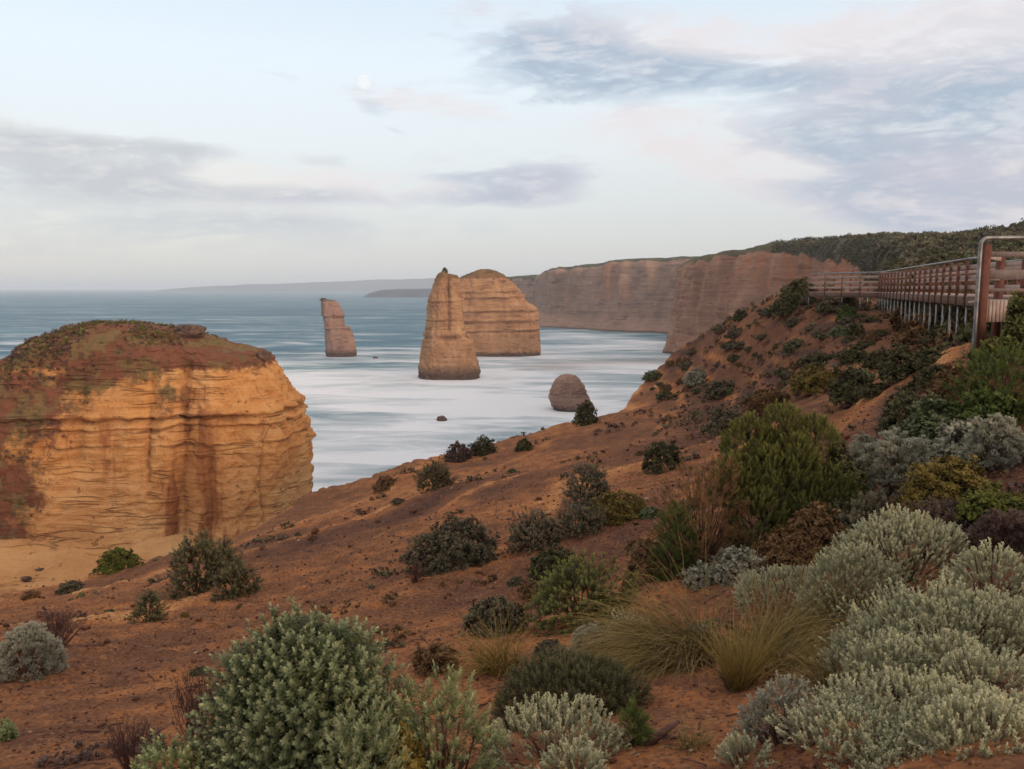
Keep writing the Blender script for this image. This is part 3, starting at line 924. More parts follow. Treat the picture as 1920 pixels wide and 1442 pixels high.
# ------------------------------------------------------------------ mainland cliffs
def cliff(name, label, path, ztop, mat, batter=7.0, talus=14.0, but=6.0, seed=0, inland=400, nrow=90, step=2.6, cap_depth=6.0, rust=(), lobed=0.62):
    P = np.array([at(px, 541, Y)[:2] for px, Y in path])
    s = np.concatenate([[0], np.cumsum(np.linalg.norm(np.diff(P, axis=0), axis=1))])
    n = int(s[-1] / step)
    u = np.linspace(0, s[-1], n)
    xy = np.stack([np.interp(u, s, P[:, 0]), np.interp(u, s, P[:, 1])], -1)
    k = max(1, int(10 / step))
    ker = np.ones(2 * k + 1) / (2 * k + 1)
    pad = np.pad(xy, ((k, k), (0, 0)), 'edge')
    xy = np.stack([np.convolve(pad[:, i], ker, 'valid') for i in (0, 1)], -1)
    zt = np.interp(u, s, ztop)
    zt = zt + 0.8 * fbm(np.stack([u * 0.03, 0 * u + seed, 0 * u], -1), 3)
    t = np.gradient(xy, axis=0)
    t /= np.linalg.norm(t, axis=1)[:, None]
    nrm = np.stack([t[:, 1], -t[:, 0]], -1)          # towards the sea when the path runs left to right
    h = np.concatenate([np.linspace(-0.03, 0.97, nrow), [0.99, 1.0, 1.0, 1.0, 1.0, 1.0, 1.0]])
    inl = np.concatenate([np.zeros(nrow), [0.6, 2.5, 8, 20, 50, 150, inland]])
    H, U = np.meshgrid(h, u, indexing='ij')
    Z = H * zt[None]
    NX = np.repeat(nrm[None], len(h), 0)
    XY = np.repeat(xy[None], len(h), 0)
    off = batter * (1 - H) ** 1.3 + talus * np.clip(1 - Z / 14, 0, 1) ** 1.6 - 5 * np.clip((H - 0.86) / 0.14, 0, 1) ** 2
    q = np.stack([XY[..., 0] / 26, XY[..., 1] / 26, Z / 120 + seed], -1).reshape(-1, 3)
    bt = (0.8 * fbm(q, 5, 0.55) - 0.9 * (0.55 - 1.7 * np.abs(gnoise(q * 1.3 + 3.3))) - 0.35 * (0.5 - 1.6 * np.abs(gnoise(q * 3.1 + 1.3)))).reshape(H.shape)
    bd = gnoise(np.stack([XY[..., 0].ravel() * 0.012, XY[..., 1].ravel() * 0.012, Z.ravel() * 0.35 + seed], -1)).reshape(H.shape)
    bd2 = gnoise(np.stack([XY[..., 0].ravel() * 0.02, XY[..., 1].ravel() * 0.02, Z.ravel() * 0.9 + seed], -1)).reshape(H.shape)
    fn = fbm(np.stack([XY[..., 0].ravel() / 5, XY[..., 1].ravel() / 5, Z.ravel() / 7 + seed], -1), 3, 0.6).reshape(H.shape)
    fade = np.where(inl[:, None] > 3, 0.0, 1.0)
    off = off + (but * bt + 0.5 * bd + 0.35 * bd2 + 0.8 * fn) * fade - inl[:, None]
    XY = XY + NX * off[..., None]
    Z = Z + np.where(inl[:, None] > 1, 1.2 * fbm(np.stack([XY[..., 0].ravel() * 0.05, XY[..., 1].ravel() * 0.05, 0 * Z.ravel() + seed], -1), 4).reshape(H.shape), 0) - 0.012 * np.clip(inl[:, None] - 30, 0, None)
    p = np.concatenate([XY, Z[..., None]], -1).reshape(-1, 3)
    cap_depth = np.broadcast_to(np.interp(u, s, np.broadcast_to(cap_depth, len(P)))[None], Z.shape).ravel()
    cap = sstep(0, 1, (cap_depth * 1.5 - ((zt[None] - Z).ravel() + 0.7 * cap_depth * np.clip(bt.ravel(), -1, 1)) * np.where(inl[:, None] > 0, 0, 1).repeat(len(u), 1).ravel()) / (cap_depth * .9))
    cap = np.maximum(cap, lobed * np.clip(bt.ravel() * 0 + gnoise(q * 1.7 + 9) * 1.4, 0, 1) * sstep(0.5, 0.95, H.ravel()))
    rs = np.zeros(len(p))
    for px, Y, w, z0, z1, a in rust:
        c = at(px, 541, Y)[:2]
        rs = np.maximum(rs, a * np.exp(-((p[:, 0] - c[0]) ** 2 + (p[:, 1] - c[1]) ** 2) / w ** 2) * sstep(z0 - 5, z0 + 5, p[:, 2]) * sstep(z1 + 5, z1 - 5, p[:, 2]))
    wet = sstep(2.5, 0.5, p[:, 2])
    me = mesh(name, p, grid_quads(len(h), len(u)), mat, dict(cap=cap, crack=np.clip(-bd2.ravel() - 0.25, 0, 1) * 0.8, rust=rs, wet=wet), smooth=True)
    o = link(name, me)
    tag(o, label, None, None, 'structure')
    return p, cap


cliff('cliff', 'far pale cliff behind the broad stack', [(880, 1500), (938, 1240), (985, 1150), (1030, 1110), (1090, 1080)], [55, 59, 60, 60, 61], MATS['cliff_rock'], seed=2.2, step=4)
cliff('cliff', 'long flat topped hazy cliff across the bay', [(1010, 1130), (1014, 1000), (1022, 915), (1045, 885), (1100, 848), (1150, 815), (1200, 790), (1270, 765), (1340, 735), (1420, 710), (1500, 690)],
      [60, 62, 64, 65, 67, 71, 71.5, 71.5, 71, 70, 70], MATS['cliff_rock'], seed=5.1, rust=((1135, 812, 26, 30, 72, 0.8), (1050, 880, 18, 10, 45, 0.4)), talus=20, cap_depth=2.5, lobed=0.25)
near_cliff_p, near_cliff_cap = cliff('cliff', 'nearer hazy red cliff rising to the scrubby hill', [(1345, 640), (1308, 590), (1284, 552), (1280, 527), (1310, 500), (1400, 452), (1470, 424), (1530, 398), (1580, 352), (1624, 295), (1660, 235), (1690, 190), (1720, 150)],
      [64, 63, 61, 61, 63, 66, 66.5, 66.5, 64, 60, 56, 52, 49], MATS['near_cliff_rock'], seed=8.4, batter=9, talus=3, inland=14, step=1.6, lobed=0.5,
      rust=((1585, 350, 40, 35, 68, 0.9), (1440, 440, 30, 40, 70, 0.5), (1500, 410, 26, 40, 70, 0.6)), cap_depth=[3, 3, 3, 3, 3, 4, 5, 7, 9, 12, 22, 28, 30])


def far_land(name, label, prof, Y, depth):
    """distant land: skyline heights along x, rounded over front to back"""
    pts = np.array([at(px, py, Y)[[0, 2]] for px, py in prof])
    nx, ny = 160, 18
    x = np.linspace(pts[0, 0], pts[-1, 0], nx)
    hz = np.interp(x, pts[:, 0], pts[:, 1])
    hz = np.maximum(hz, 0) * (1 + 0.06 * fbm(np.stack([x / 300, 0 * x, 0 * x + 2], -1), 4)) - 1
    v = np.linspace(-1, 1, ny)
    prof_y = (1 - np.abs(v) ** 6)
    X, V = np.meshgrid(x, v, indexing='xy')
    Z = hz[None] * prof_y[:, None] - 2 * (np.abs(V) >= 1)
    Yv = Y + V * depth / 2 + depth / 2 + 0.02 * depth * fbm(np.stack([X.ravel() / 400, V.ravel() * 3, 0 * X.ravel()], -1), 3).reshape(X.shape)
    p = np.stack([X.ravel(), Yv.ravel(), Z.ravel()], -1)
    tag(link(name, mesh(name, p, grid_quads(ny, nx), MATS['far_land'], smooth=True)), label, None, None, 'structure')


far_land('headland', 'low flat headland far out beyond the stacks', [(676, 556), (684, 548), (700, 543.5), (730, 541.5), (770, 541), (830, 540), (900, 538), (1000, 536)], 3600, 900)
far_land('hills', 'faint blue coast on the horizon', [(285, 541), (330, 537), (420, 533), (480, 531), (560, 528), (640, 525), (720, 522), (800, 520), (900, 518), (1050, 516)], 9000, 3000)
sea()


def moon():
    px, py, D = 683, 153, 26000.0
    d = ray(px, py)
    c = CAM + d * D
    rad = 12.5 / F * D
    n = 48
    u = np.linspace(0, math.pi, n // 2)
    t = np.linspace(0, 2 * math.pi, n, endpoint=False)
    U, T = np.meshgrid(u, t, indexing='ij')
    v = np.stack([(np.sin(U) * np.cos(T)).ravel(), (np.sin(U) * np.sin(T)).ravel(), np.cos(U).ravel()], -1) * rad
    m = bpy.data.materials.new('moonlight')
    m.use_nodes = True
    N = NT(m.node_tree)
    e = N.n('ShaderNodeEmission')
    N.put(e.inputs[0], N.ramp(N.noise(pos(N), 0.009, 4, 0.6), [(0.3, srgb(240, 245, 248)), (0.7, srgb(250, 252, 253))]))
    e.inputs[1].default_value = 0.93
    o_ = N.n('ShaderNodeOutputMaterial')
    N.put(o_.inputs[0], e.outputs[0])
    o = link('moon', mesh('moon', v, grid_quads(n // 2, n, True), m, smooth=True))
    o.location = c
    tag(o, 'pale full moon in the daytime sky', 'moon')


moon()


def haze():
    s = 31000.0
    z0, z1 = -5.0, 135.0
    v = [(x, y, z) for z in (z0, z1) for x, y in ((-s, -s), (s, -s), (s, s), (-s, s))]
    q = [(0, 3, 2, 1), (4, 5, 6, 7), (0, 1, 5, 4), (1, 2, 6, 5), (2, 3, 7, 6), (3, 0, 4, 7)]
    m = bpy.data.materials.new('haze_air')
    m.use_nodes = True
    N = NT(m.node_tree)
    vol = N.n('ShaderNodeVolumePrincipled')
    vol.inputs['Color'].default_value = (0.84, 0.88, 0.95, 1)
    vol.inputs['Density'].default_value = HAZE
    out = N.n('ShaderNodeOutputMaterial')
    N.put(out.inputs['Volume'], vol.outputs[0])
    o = link('haze', mesh('haze', v, q, m))
    o['kind'] = 'stuff'
    o.display_type = 'WIRE'


HAZE = 0.00012
haze()


# ------------------------------------------------------------------ boardwalk
def boardwalk():
    DZ = 41.72                                # deck level
    root = empty('boardwalk', (11.0, 16.0, DZ), 'long timber boardwalk on steel poles along the top of the slope', 'boardwalk')
    off = -np.array([11.0, 16.0, DZ])

    def g(x, y):
        return ground_z(x, y)[0][0]

    line = [at(1517, 541, 53)[:2], at(1650, 541, 47)[:2], at(1814, 541, 25.5)[:2], np.array([12.6, 17.0])]
    W = 1.9
    deck, fascia, hand, joist = MB(), MB(), MB(), MB()
    nposts = 0
    rails = [MB(), MB(), MB()]
    for k in range(3):
        a, b = line[k], line[k + 1]
        d = (b - a) / np.linalg.norm(b - a)
        nrm = np.array([-d[1], d[0]])
        if nrm @ (np.array([30.0, 40.0]) - a) < 0:
            nrm = -nrm
        L = np.linalg.norm(b - a)
        A3 = lambda s, o, z: np.array([*(a + d * s + nrm * o), DZ + z]) + off
        npl = int(L / 0.15)
        for i in range(npl):
            s = (i + 0.5) * L / npl
            deck.bar(A3(s, -0.05, 0.02), A3(s, W + 0.05, 0.02), 0.135, 0.04)
        for o in (0.0, W):
            fascia.bar(A3(-0.04, o - 0.03 if o == 0 else o + 0.03, -0.14), A3(L + 0.04, o - 0.03 if o == 0 else o + 0.03, -0.14), 0.05, 0.27)
            joist.bar(A3(0, o * 0.6 + 0.4, -0.16), A3(L, o * 0.6 + 0.4, -0.16), 0.08, 0.2)
            for j, z in enumerate((0.30, 0.62, 0.94)):
                rails[j].bar(A3(-0.05, o + (0.04 if o == 0 else -0.04), z), A3(L + 0.05, o + (0.04 if o == 0 else -0.04), z), 0.04, 0.13)
            hand.tube([A3(s, o, 1.2) for s in np.linspace(0, L, 8)], 0.035)
            n = max(2, int(round(L / (1.25 if k == 1 else 1.45))))
            for i in range(n + (1 if k == 2 else 0)):
                s = i * L / n
                p = MB()
                if o == 0 and k == 0:
                    p.bar(A3(s, o - 0.06, -0.25), A3(s, o - 0.06, 1.2), 0.06, 0.06)
                    p.build('post', MATS['brown_timber'], root)
                else:
                    p.bar(A3(s, o - 0.05 if o == 0 else o + 0.05, -0.3), A3(s, o - 0.05 if o == 0 else o + 0.05, 1.12), 0.07, 0.08)
                    p.build('post', MATS['red_timber'], root)
                if o == 0 or i % 2 == 0:
                    q = A3(s, o + 0.02, 0) - off
                    gz = g(q[0], q[1])
                    t = MB()
                    t.tube([q + off + [0, 0, -0.03], np.array([q[0], q[1], gz - 0.3]) + off], 0.042)
                    t.build('support_pole', MATS['galvanised_steel'], root)
    # lookout bay at the near end
    x0, x1, y0, y1 = 8.32, 15.5, 14.5, 17.0
    T = lambda x, y, z: np.array([x, y, DZ + z]) + off
    nb = int((x1 - x0) / 0.15)
    for i in range(nb):
        x = x0 + (i + 0.5) * (x1 - x0) / nb
        deck.bar(T(x, y0 - 0.02, 0.024), T(x, min(y1, y0 + 0.1 + (x - x0) * 1.3), 0.024), 0.135, 0.04)
    for y in (y0 + 0.3, y1 - 0.3):
        joist.bar(T(x0 + 0.05 + (y - y0) * .75, y, -0.18), T(x1, y, -0.18), 0.1, 0.26)
    ff = MB()
    for i in range(int((x1 - x0) / 0.068)):
        x = x0 + 0.22 + i * 0.068
        ff.bar(T(x, y0 - 0.03, -0.33), T(x, y0 - 0.03, 0.06), 0.058, 0.03, up=(0, 1, 0))
    ff.build('fascia', MATS['grey_timber'], root)
    br = [MB(), MB(), MB()]
    for j, (z, h) in enumerate(((0.88, 0.09), (0.52, 0.17), (0.24, 0.06))):
        br[j].bar(T(x0 + 0.1, y0 + 0.05, z), T(x1, y0 + 0.05, z), 0.045, h)
        br[j].bar(T(x0 + 0.1, y0 + 0.1, z), T(x0 + 1.95, y1, z), 0.045, h)
        br[j].build('rail', MATS['grey_timber'], root)
    for x, y in ((x0 + 0.13, y0 - 0.05), (10.4, y0 - 0.05), (12.6, y0 - 0.05), (x0 + 1.95, y1)):
        p = MB()
        gz = g(x, y)
        p.bar(np.array([x, y, gz - 0.2]) + off, T(x, y, 1.05), 0.14, 0.14)
        p.build('post', MATS['red_timber'], root)
    pipe = MB()
    gx, gy = x0 - 0.02, y0 - 0.14
    zt = 1.16
    pts = [np.array([gx, gy, g(gx, gy) - 0.2]) + off]
    for z in (-0.6, -0.1, 0.4, 0.8, zt - 0.14):
        pts.append(T(gx, gy, z))
    for an in np.linspace(0, math.pi / 2, 6)[1:]:
        pts.append(T(gx + 0.12 * (1 - math.cos(an)), gy, zt - 0.12 + 0.12 * math.sin(an)))
    for x in (9.2, 10.5, 12, 13.5, 15.5):
        pts.append(T(x, gy, zt + 0.004 * (x - 8)))
    pipe.tube(pts, 0.034, 10)
    pipe.build('corner_rail', MATS['galvanised_steel'], root, True)
    deck.build('deck', MATS['grey_timber'], root)
    fascia.build('fascia', MATS['brown_timber'], root)
    joist.build('joist', MATS['red_timber'], root)
    hand.build('handrail', MATS['galvanised_steel'], root, True)
    for r in rails:
        r.build('rail', MATS['grey_timber'], root)


boardwalk()


# ------------------------------------------------------------------ plants
def rotz(a):
    c, s = math.cos(a), math.sin(a)
    return np.array([[c, -s, 0], [s, c, 0], [0, 0, 1]])


def rotx(a):
    c, s = math.cos(a), math.sin(a)
    return np.array([[1, 0, 0], [0, c, -s], [0, s, c]])


def leaf(L, w, bend=0.15):
    v = np.array([(-.22 * w, 0, 0), (.22 * w, 0, 0), (.5 * w, bend * L * .4, .5 * L), (-.5 * w, bend * L * .4, .5 * L), (.14 * w, bend * L, L), (-.14 * w, bend * L, L)])
    return v, np.array([(0, 1, 2, 3), (3, 2, 4, 5)])


class Tmpl:
    def __init__(self):
        self.v, self.q, self.t, self.k = [], [], [], 0

    def add(self, v, q, t):
        self.v.append(v)
        self.q.append(q + self.k)
        self.t.append(np.broadcast_to(t, len(v)))
        self.k += len(v)

    def done(self):
        return np.concatenate(self.v), np.concatenate(self.q), np.concatenate(self.t)


def t_rosette(rng, n=16, L=0.31, w=0.185, stem=0.75, open_=75):
    """leafy shoot of unit length: oval leaves spiralling up it, closing at the tip"""
    T = Tmpl()
    for i in range(n):
        u = i / (n - 1)
        tilt = math.radians(open_ * (1 - u) ** 0.8 + 14 + rng.uniform(-8, 8))
        v, q = leaf(L * (1.05 - 0.4 * u) * rng.uniform(.85, 1.1), w * (1 - 0.25 * u), 0.2)
        v = v @ rotx(-tilt).T
        v = v @ rotz(i * 2.4 + rng.uniform(-.3, .3)).T
        v = v + np.array([0, 0, stem * u])
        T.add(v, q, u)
    return T.done()


def t_cushion(rng, n=9):
    """fine forked twig ends, like coral"""
    T = Tmpl()

    def stick(a, b, r, t0, t1):
        d = b - a
        d /= np.linalg.norm(d)
        s = np.cross(d, [0.3, 0.8, 0.2])
        s /= np.linalg.norm(s)
        t = np.cross(s, d)
        ring = [s, -0.5 * s + 0.866 * t, -0.5 * s - 0.866 * t]
        v = np.array([a + r * x for x in ring] + [b + r * 0.7 * x for x in ring])
        T.add(v, np.array([(0, 1, 4, 3), (1, 2, 5, 4), (2, 0, 3, 5)]), np.array([t0] * 3 + [t1] * 3))

    for i in range(n):
        a = np.array([rng.uniform(-.12, .12), rng.uniform(-.12, .12), 0])
        ang = i * 2.4 + rng.uniform(-.5, .5)
        sp = rng.uniform(0.08, 0.5)
        m = a + np.array([math.cos(ang) * sp * .6, math.sin(ang) * sp * .6, rng.uniform(.4, .65)])
        e = m + np.array([math.cos(ang + .6) * .14, math.sin(ang + .6) * .14, rng.uniform(.25, .4)])
        e2 = m + np.array([math.cos(ang - .9) * .2, math.sin(ang - .9) * .2, rng.uniform(.18, .32)])
        stick(a, m, .04, 0, .5)
        stick(m, e, .05, .55, 1)
        stick(m, e2, .046, .55, 1)
    return T.done()


def t_stalk(rng, n=11):
    """slender upright twig with short stubby side twigs"""
    T = Tmpl()

    def stick(a, b, r, t0, t1):
        d = (b - a) / np.linalg.norm(b - a)
        s = np.cross(d, [0.3, 0.8, 0.2])
        s /= np.linalg.norm(s)
        t = np.cross(s, d)
        ring = [s, -0.5 * s + 0.866 * t, -0.5 * s - 0.866 * t]
        T.add(np.array([a + r * x for x in ring] + [b + r * 0.75 * x for x in ring]), np.array([(0, 1, 4, 3), (1, 2, 5, 4), (2, 0, 3, 5)]), np.array([t0] * 3 + [t1] * 3))

    bend = np.array([rng.uniform(-.15, .15), rng.uniform(-.15, .15), 0])
    stick(np.zeros(3), bend * .4 + [0, 0, .5], .03, 0, .4)
    stick(bend * .4 + [0, 0, .5], bend + [0, 0, 1], .034, .4, 1)
    for i in range(n):
        u = .25 + .7 * i / n
        a = i * 2.4 + rng.uniform(-.4, .4)
        c = bend * u * u + np.array([0, 0, u])
        stick(c, c + np.array([math.cos(a) * .11, math.sin(a) * .11, .15]) * rng.uniform(.7, 1.3), .036, u * .7, min(1, u + .25))
    return T.done()


def t_needles(rng, n=34, L=0.5, w=0.035, up=35):
    T = Tmpl()
    for i in range(n):
        u = (i + rng.uniform(0, 1)) / n
        tilt = math.radians(up + 40 * (1 - u) - 25 * u + rng.uniform(-12, 12))
        v, q = leaf(L * rng.uniform(.8, 1.15), w, -0.12)
        v = v @ rotx(-tilt).T @ rotz(rng.uniform(0, 6.28)).T + np.array([0, 0, .8 * u])
        T.add(v, q, .2 + .8 * u)
    return T.done()


def t_clump(rng, n=14, L=0.42, w=0.26):
    """loose clump of small leaves, for plants seen from further off"""
    T = Tmpl()
    for i in range(n):
        v, q = leaf(L * rng.uniform(.7, 1.2), w, .2)
        v = v @ rotx(-math.radians(rng.uniform(5, 85))).T @ rotz(rng.uniform(0, 6.28)).T
        v = v + np.array([rng.uniform(-.3, .3), rng.uniform(-.3, .3), rng.uniform(-.1, .5)])
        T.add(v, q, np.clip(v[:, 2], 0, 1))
    return T.done()


RNG = random.Random(5)
TEMPL = dict(
    rosette=[t_rosette(RNG) for _ in range(5)],
    brush=[t_needles(RNG, 46, .3, .042, 42) for _ in range(5)],
    spear=[t_rosette(RNG, 15, .36, .10, .9, 38) for _ in range(5)],
    stalk=[t_stalk(RNG) for _ in range(6)],
    cushion=[t_cushion(RNG) for _ in range(6)],
    needle=[t_needles(RNG) for _ in range(5)],
    clump=[t_clump(RNG) for _ in range(5)],
)


def scatter(templates, p, d, size, rs):
    """copies of the templates at points p, pointing along d, as one vertex array"""
    n = len(p)
    d = d / np.linalg.norm(d, axis=1)[:, None]
    ref = np.where(np.abs(d[:, 2:3]) < 0.9, [[0, 0, 1.0]], [[1.0, 0, 0]])
    s = np.cross(d, ref)
    s /= np.linalg.norm(s, axis=1)[:, None]
    t = np.cross(d, s)
    a = rs.uniform(0, 2 * math.pi, n)
    s2 = s * np.cos(a)[:, None] + t * np.sin(a)[:, None]
    t2 = np.cross(d, s2)
    which = rs.randint(0, len(templates), n)
    V, Q, R, TT, k = [], [], [], [], 0
    rnd = np.clip(rs.normal(.5, .28, n), 0, 1)
    for w, (tv, tq, tt) in enumerate(templates):
        idx = np.where(which == w)[0]
        if not len(idx):
            continue
        sz = size[idx][:, None, None]
        v = p[idx][:, None] + sz * (tv[None, :, 0:1] * s2[idx][:, None] + tv[None, :, 1:2] * t2[idx][:, None] + tv[None, :, 2:3] * d[idx][:, None])
        V.append(v.reshape(-1, 3))
        Q.append((tq[None] + (np.arange(len(idx)) * len(tv))[:, None, None]).reshape(-1, 4) + k)
        R.append(np.repeat(rnd[idx], len(tv)))
        TT.append(np.tile(tt, len(idx)))
        k += len(idx) * len(tv)
    return np.concatenate(V), np.concatenate(Q), dict(rnd=np.concatenate(R), tip=np.concatenate(TT))


def dome(n, rx, ry, h, rs, seed, lump=0.22, inner=0.6, freq=1.6, low=-0.12, shape=2.2):
    """points through the outer shell of a lumpy dome, with outward directions"""
    u = rs.uniform(low, 1, n)
    a = rs.uniform(0, 2 * math.pi, n)
    r = np.sqrt(np.clip(1 - u * u, 0, 1))
    d = np.stack([r * np.cos(a), r * np.sin(a), u], -1)
    f = 1 + lump * fbm(d * freq + seed, 3, 0.6)
    k = inner + (1 - inner) * rs.uniform(0, 1, n) ** 0.4
    p = d * (f * k)[:, None]
    p = p * np.array([rx, ry, h * 0.86]) + np.array([0, 0, h * 0.1])
    o = d / np.array([rx, ry, h])
    o /= np.linalg.norm(o, axis=1)[:, None]
    return p, o, k


def branches(rx, ry, h, n, rs, seed, rad=0.012, reach=0.8):
    B = MB()
    for i in range(n):
        u = rs.uniform(0.1, 1)
        a = rs.uniform(0, 6.283)
        r = math.sqrt(1 - u * u)
        e = np.array([r * math.cos(a) * rx, r * math.sin(a) * ry, u * h * .86 + h * .08]) * reach * rs.uniform(.7, 1.05)
        b = np.array([rs.uniform(-.1, .1) * rx, rs.uniform(-.1, .1) * ry, -0.06])
        m = b * .55 + e * .45 + np.array([rs.uniform(-.1, .1) * rx, rs.uniform(-.1, .1) * ry, -.06 * h])
        B.tube([b, b * .4 + m * .6, m, m * .5 + e * .5 + rs.uniform(-.04, .04, 3) * h, e], np.array([1, .85, .7, .5, .25]) * rad, 5, False)
    return B


def plant_mesh(kind, rx, ry, h, size, n, seed, lump=0.22, lean=0.35, inner=0.6, freq=1.6, low=-0.12, lobes=None):
    rs = np.random.RandomState(seed)
    P, O = [], []
    for (lx, ly, lz, s) in (lobes or [(0, 0, 0, 1)]):
        p, o, k = dome(max(8, int(n * s * s)), rx * s, ry * s, h * s, rs, seed * 0.37 + lx * 5, lump, inner, freq, low)
        P.append(p + np.array([lx * rx, ly * ry, lz * h]))
        O.append(o)
    P, O = np.concatenate(P), np.concatenate(O)
    D = O + np.array([0, 0, lean]) + rs.normal(0, .16, O.shape)
    sz = size * rs.uniform(.7, 1.25, len(P))
    return scatter(TEMPL[kind], P - D / np.linalg.norm(D, axis=1)[:, None] * sz[:, None] * .4, D, sz, rs)


SEED = [100]
PARTS = {}


def plant(name, label, cat, loc, rx, h, look, kind, size, dens=1.0, ry=None, lump=0.22, lean=0.35, inner=0.6, freq=1.6, low=-0.12, lobes=None, group=None, stems=14, rz=0.0, tilt=None, stem_mat='twig', stem_rad=None):
    SEED[0] += 1
    ry = ry or rx * 0.9
    root = empty(name, loc, label, cat, group, rz)
    if tilt is not None:
        root.rotation_euler = (tilt[0], tilt[1], rz)
    area = 2 * math.pi * ((rx * ry) ** .8 + 2 * (rx * h) ** .8) / 3
    area = 2 * math.pi * (((rx * ry) ** 1.6 + (rx * h) ** 1.6 + (ry * h) ** 1.6) / 3) ** (1 / 1.6)
    n = int(dens * area / (size * size) * 3.2)
    n = max(60, min(n, 13000))
    v, q, at_ = plant_mesh(kind, rx, ry, h, size, n, SEED[0], lump, lean, inner, freq, low, lobes)
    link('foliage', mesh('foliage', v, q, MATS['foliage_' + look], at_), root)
    rs = np.random.RandomState(SEED[0])
    B = branches(rx, ry, h, stems, rs, SEED[0], rad=stem_rad or (0.008 + 0.012 * h), reach=0.85)
    B.build('stem', MATS[stem_mat], root)
    return root


def px_scale(p):
    """metres per photo pixel at a point"""
    dp = np.asarray(p) - CAM
    return (dp[1] * math.cos(PITCH) - dp[2] * math.sin(PITCH)) / F


def shrub(label, px, base, w, h, look, kind='clump', name='shrub', cat='shrub', Y=None, top=None, size=None, dens=1.0, sink=0.04, **kw):
    """a shrub w x h photo pixels large; foot at pixel row base on the slope, or at distance Y with its top at row top"""
    if Y is None:
        p = hit(px, base)
    else:
        q = at(px, 541, Y)
        p = np.array([q[0], Y, ground_z(q[0], Y)[0][0]])
    m = px_scale(p)
    if top is not None:
        hh = at(px, top, p[1])[2] - p[2]
        hh = max(hh, 0.12)
    else:
        hh = h * m
    rx = w * m / 2
    if size is None:
        size = max(0.05, min(0.2 * max(rx, hh), 9 * m))
    if Y is None:
        p = p + np.array([0, rx * 0.5, 0])
        p[2] = min(p[2] + 0.3 * rx, ground_z(p[0], p[1])[0][0])
    p[2] -= sink * hh
    return plant(name, label, cat, p, rx, hh * (1 + sink), look, kind, size, dens, **kw)


def blades(n, L, spread, droop, rs, base_r, wind=(0, 0), w=0.006, nseg=6, up=0.9):
    """arching grass blades as thin strips"""
    V, Q, R, T = [], [], [], []
    a = rs.uniform(0, 6.283, n)
    rr = base_r * np.sqrt(rs.uniform(0, 1, n))
    b = np.stack([rr * np.cos(a), rr * np.sin(a), 0 * a], -1)
    a2 = a + rs.normal(0, 1.0, n)
    tilt = np.abs(rs.normal(0, spread, n))
    d = np.stack([np.sin(tilt) * np.cos(a2) + wind[0], np.sin(tilt) * np.sin(a2) + wind[1], up * np.cos(tilt)], -1)
    d /= np.linalg.norm(d, axis=1)[:, None]
    l = L * rs.uniform(.55, 1.1, n)
    side = np.cross(d, rs.normal(0, 1, (n, 3)))
    side /= np.linalg.norm(side, axis=1)[:, None]
    ts = np.linspace(0, 1, nseg)
    cur = b.copy()
    bendy = rs.uniform(.4, 1.9, (n, 1))
    dd = d.copy()
    hor = np.stack([wind[0] + 0.6 * np.cos(a2), wind[1] + 0.6 * np.sin(a2), -1.0 + 0 * a2], -1)
    pts = [cur.copy()]
    for i in range(1, nseg):
        dd = dd + droop * bendy * hor * (i / nseg) * 0.5 + rs.normal(0, .07, dd.shape)
        dd /= np.linalg.norm(dd, axis=1)[:, None]
        cur = cur + dd * (l / (nseg - 1))[:, None]
        pts.append(cur.copy())
    pts = np.stack(pts, 1)
    ww = w * (1 - 0.85 * ts)[None, :, None]
    v = np.stack([pts - side[:, None] * ww, pts + side[:, None] * ww], 2)          # n, seg, 2, 3
    V = v.reshape(-1, 3)
    i = np.arange(n)[:, None] * nseg * 2 + np.arange(nseg - 1)[None] * 2
    Q = np.stack([i, i + 1, i + 3, i + 2], -1).reshape(-1, 4)
    rnd = np.repeat(np.clip(rs.normal(.5, .3, n), 0, 1), nseg * 2)
    tip = np.tile(np.repeat(ts, 2), n)
    return V, Q, dict(rnd=rnd, tip=tip)


def tussock(label, px, base, wpx, hpx, mat='grass_blade', n=700, wind=(0, 0), droop=0.5, spread=0.6, Y=None, up=0.9, group=None):
    SEED[0] += 1
    rs = np.random.RandomState(SEED[0])
    if Y is None:
        p = hit(px, base)
    else:
        q = at(px, 541, Y)
        p = np.array([q[0], Y, ground_z(q[0], Y)[0][0]])
    m = px_scale(p)
    L = max(hpx, wpx * .6) * m * 1.4
    root = empty('grass_tussock', p - [0, 0, .02], label, 'grass tussock', group)
    v, q, a = blades(n, L, spread, droop, rs, wpx * m * .22, wind, w=max(0.0035, 0.9 * m * 0.75), up=up)
    link('blades', mesh('blades', v, q, MATS[mat], a), root)
    v, q, a = blades(n // 3, L * .5, spread * 1.4, droop * 1.6, rs, wpx * m * .25, (0, 0), w=max(0.004, m * .8), up=.5)
    link('dead_thatch', mesh('dead_thatch', v, q, MATS['dead_twig'], a), root)
    return root


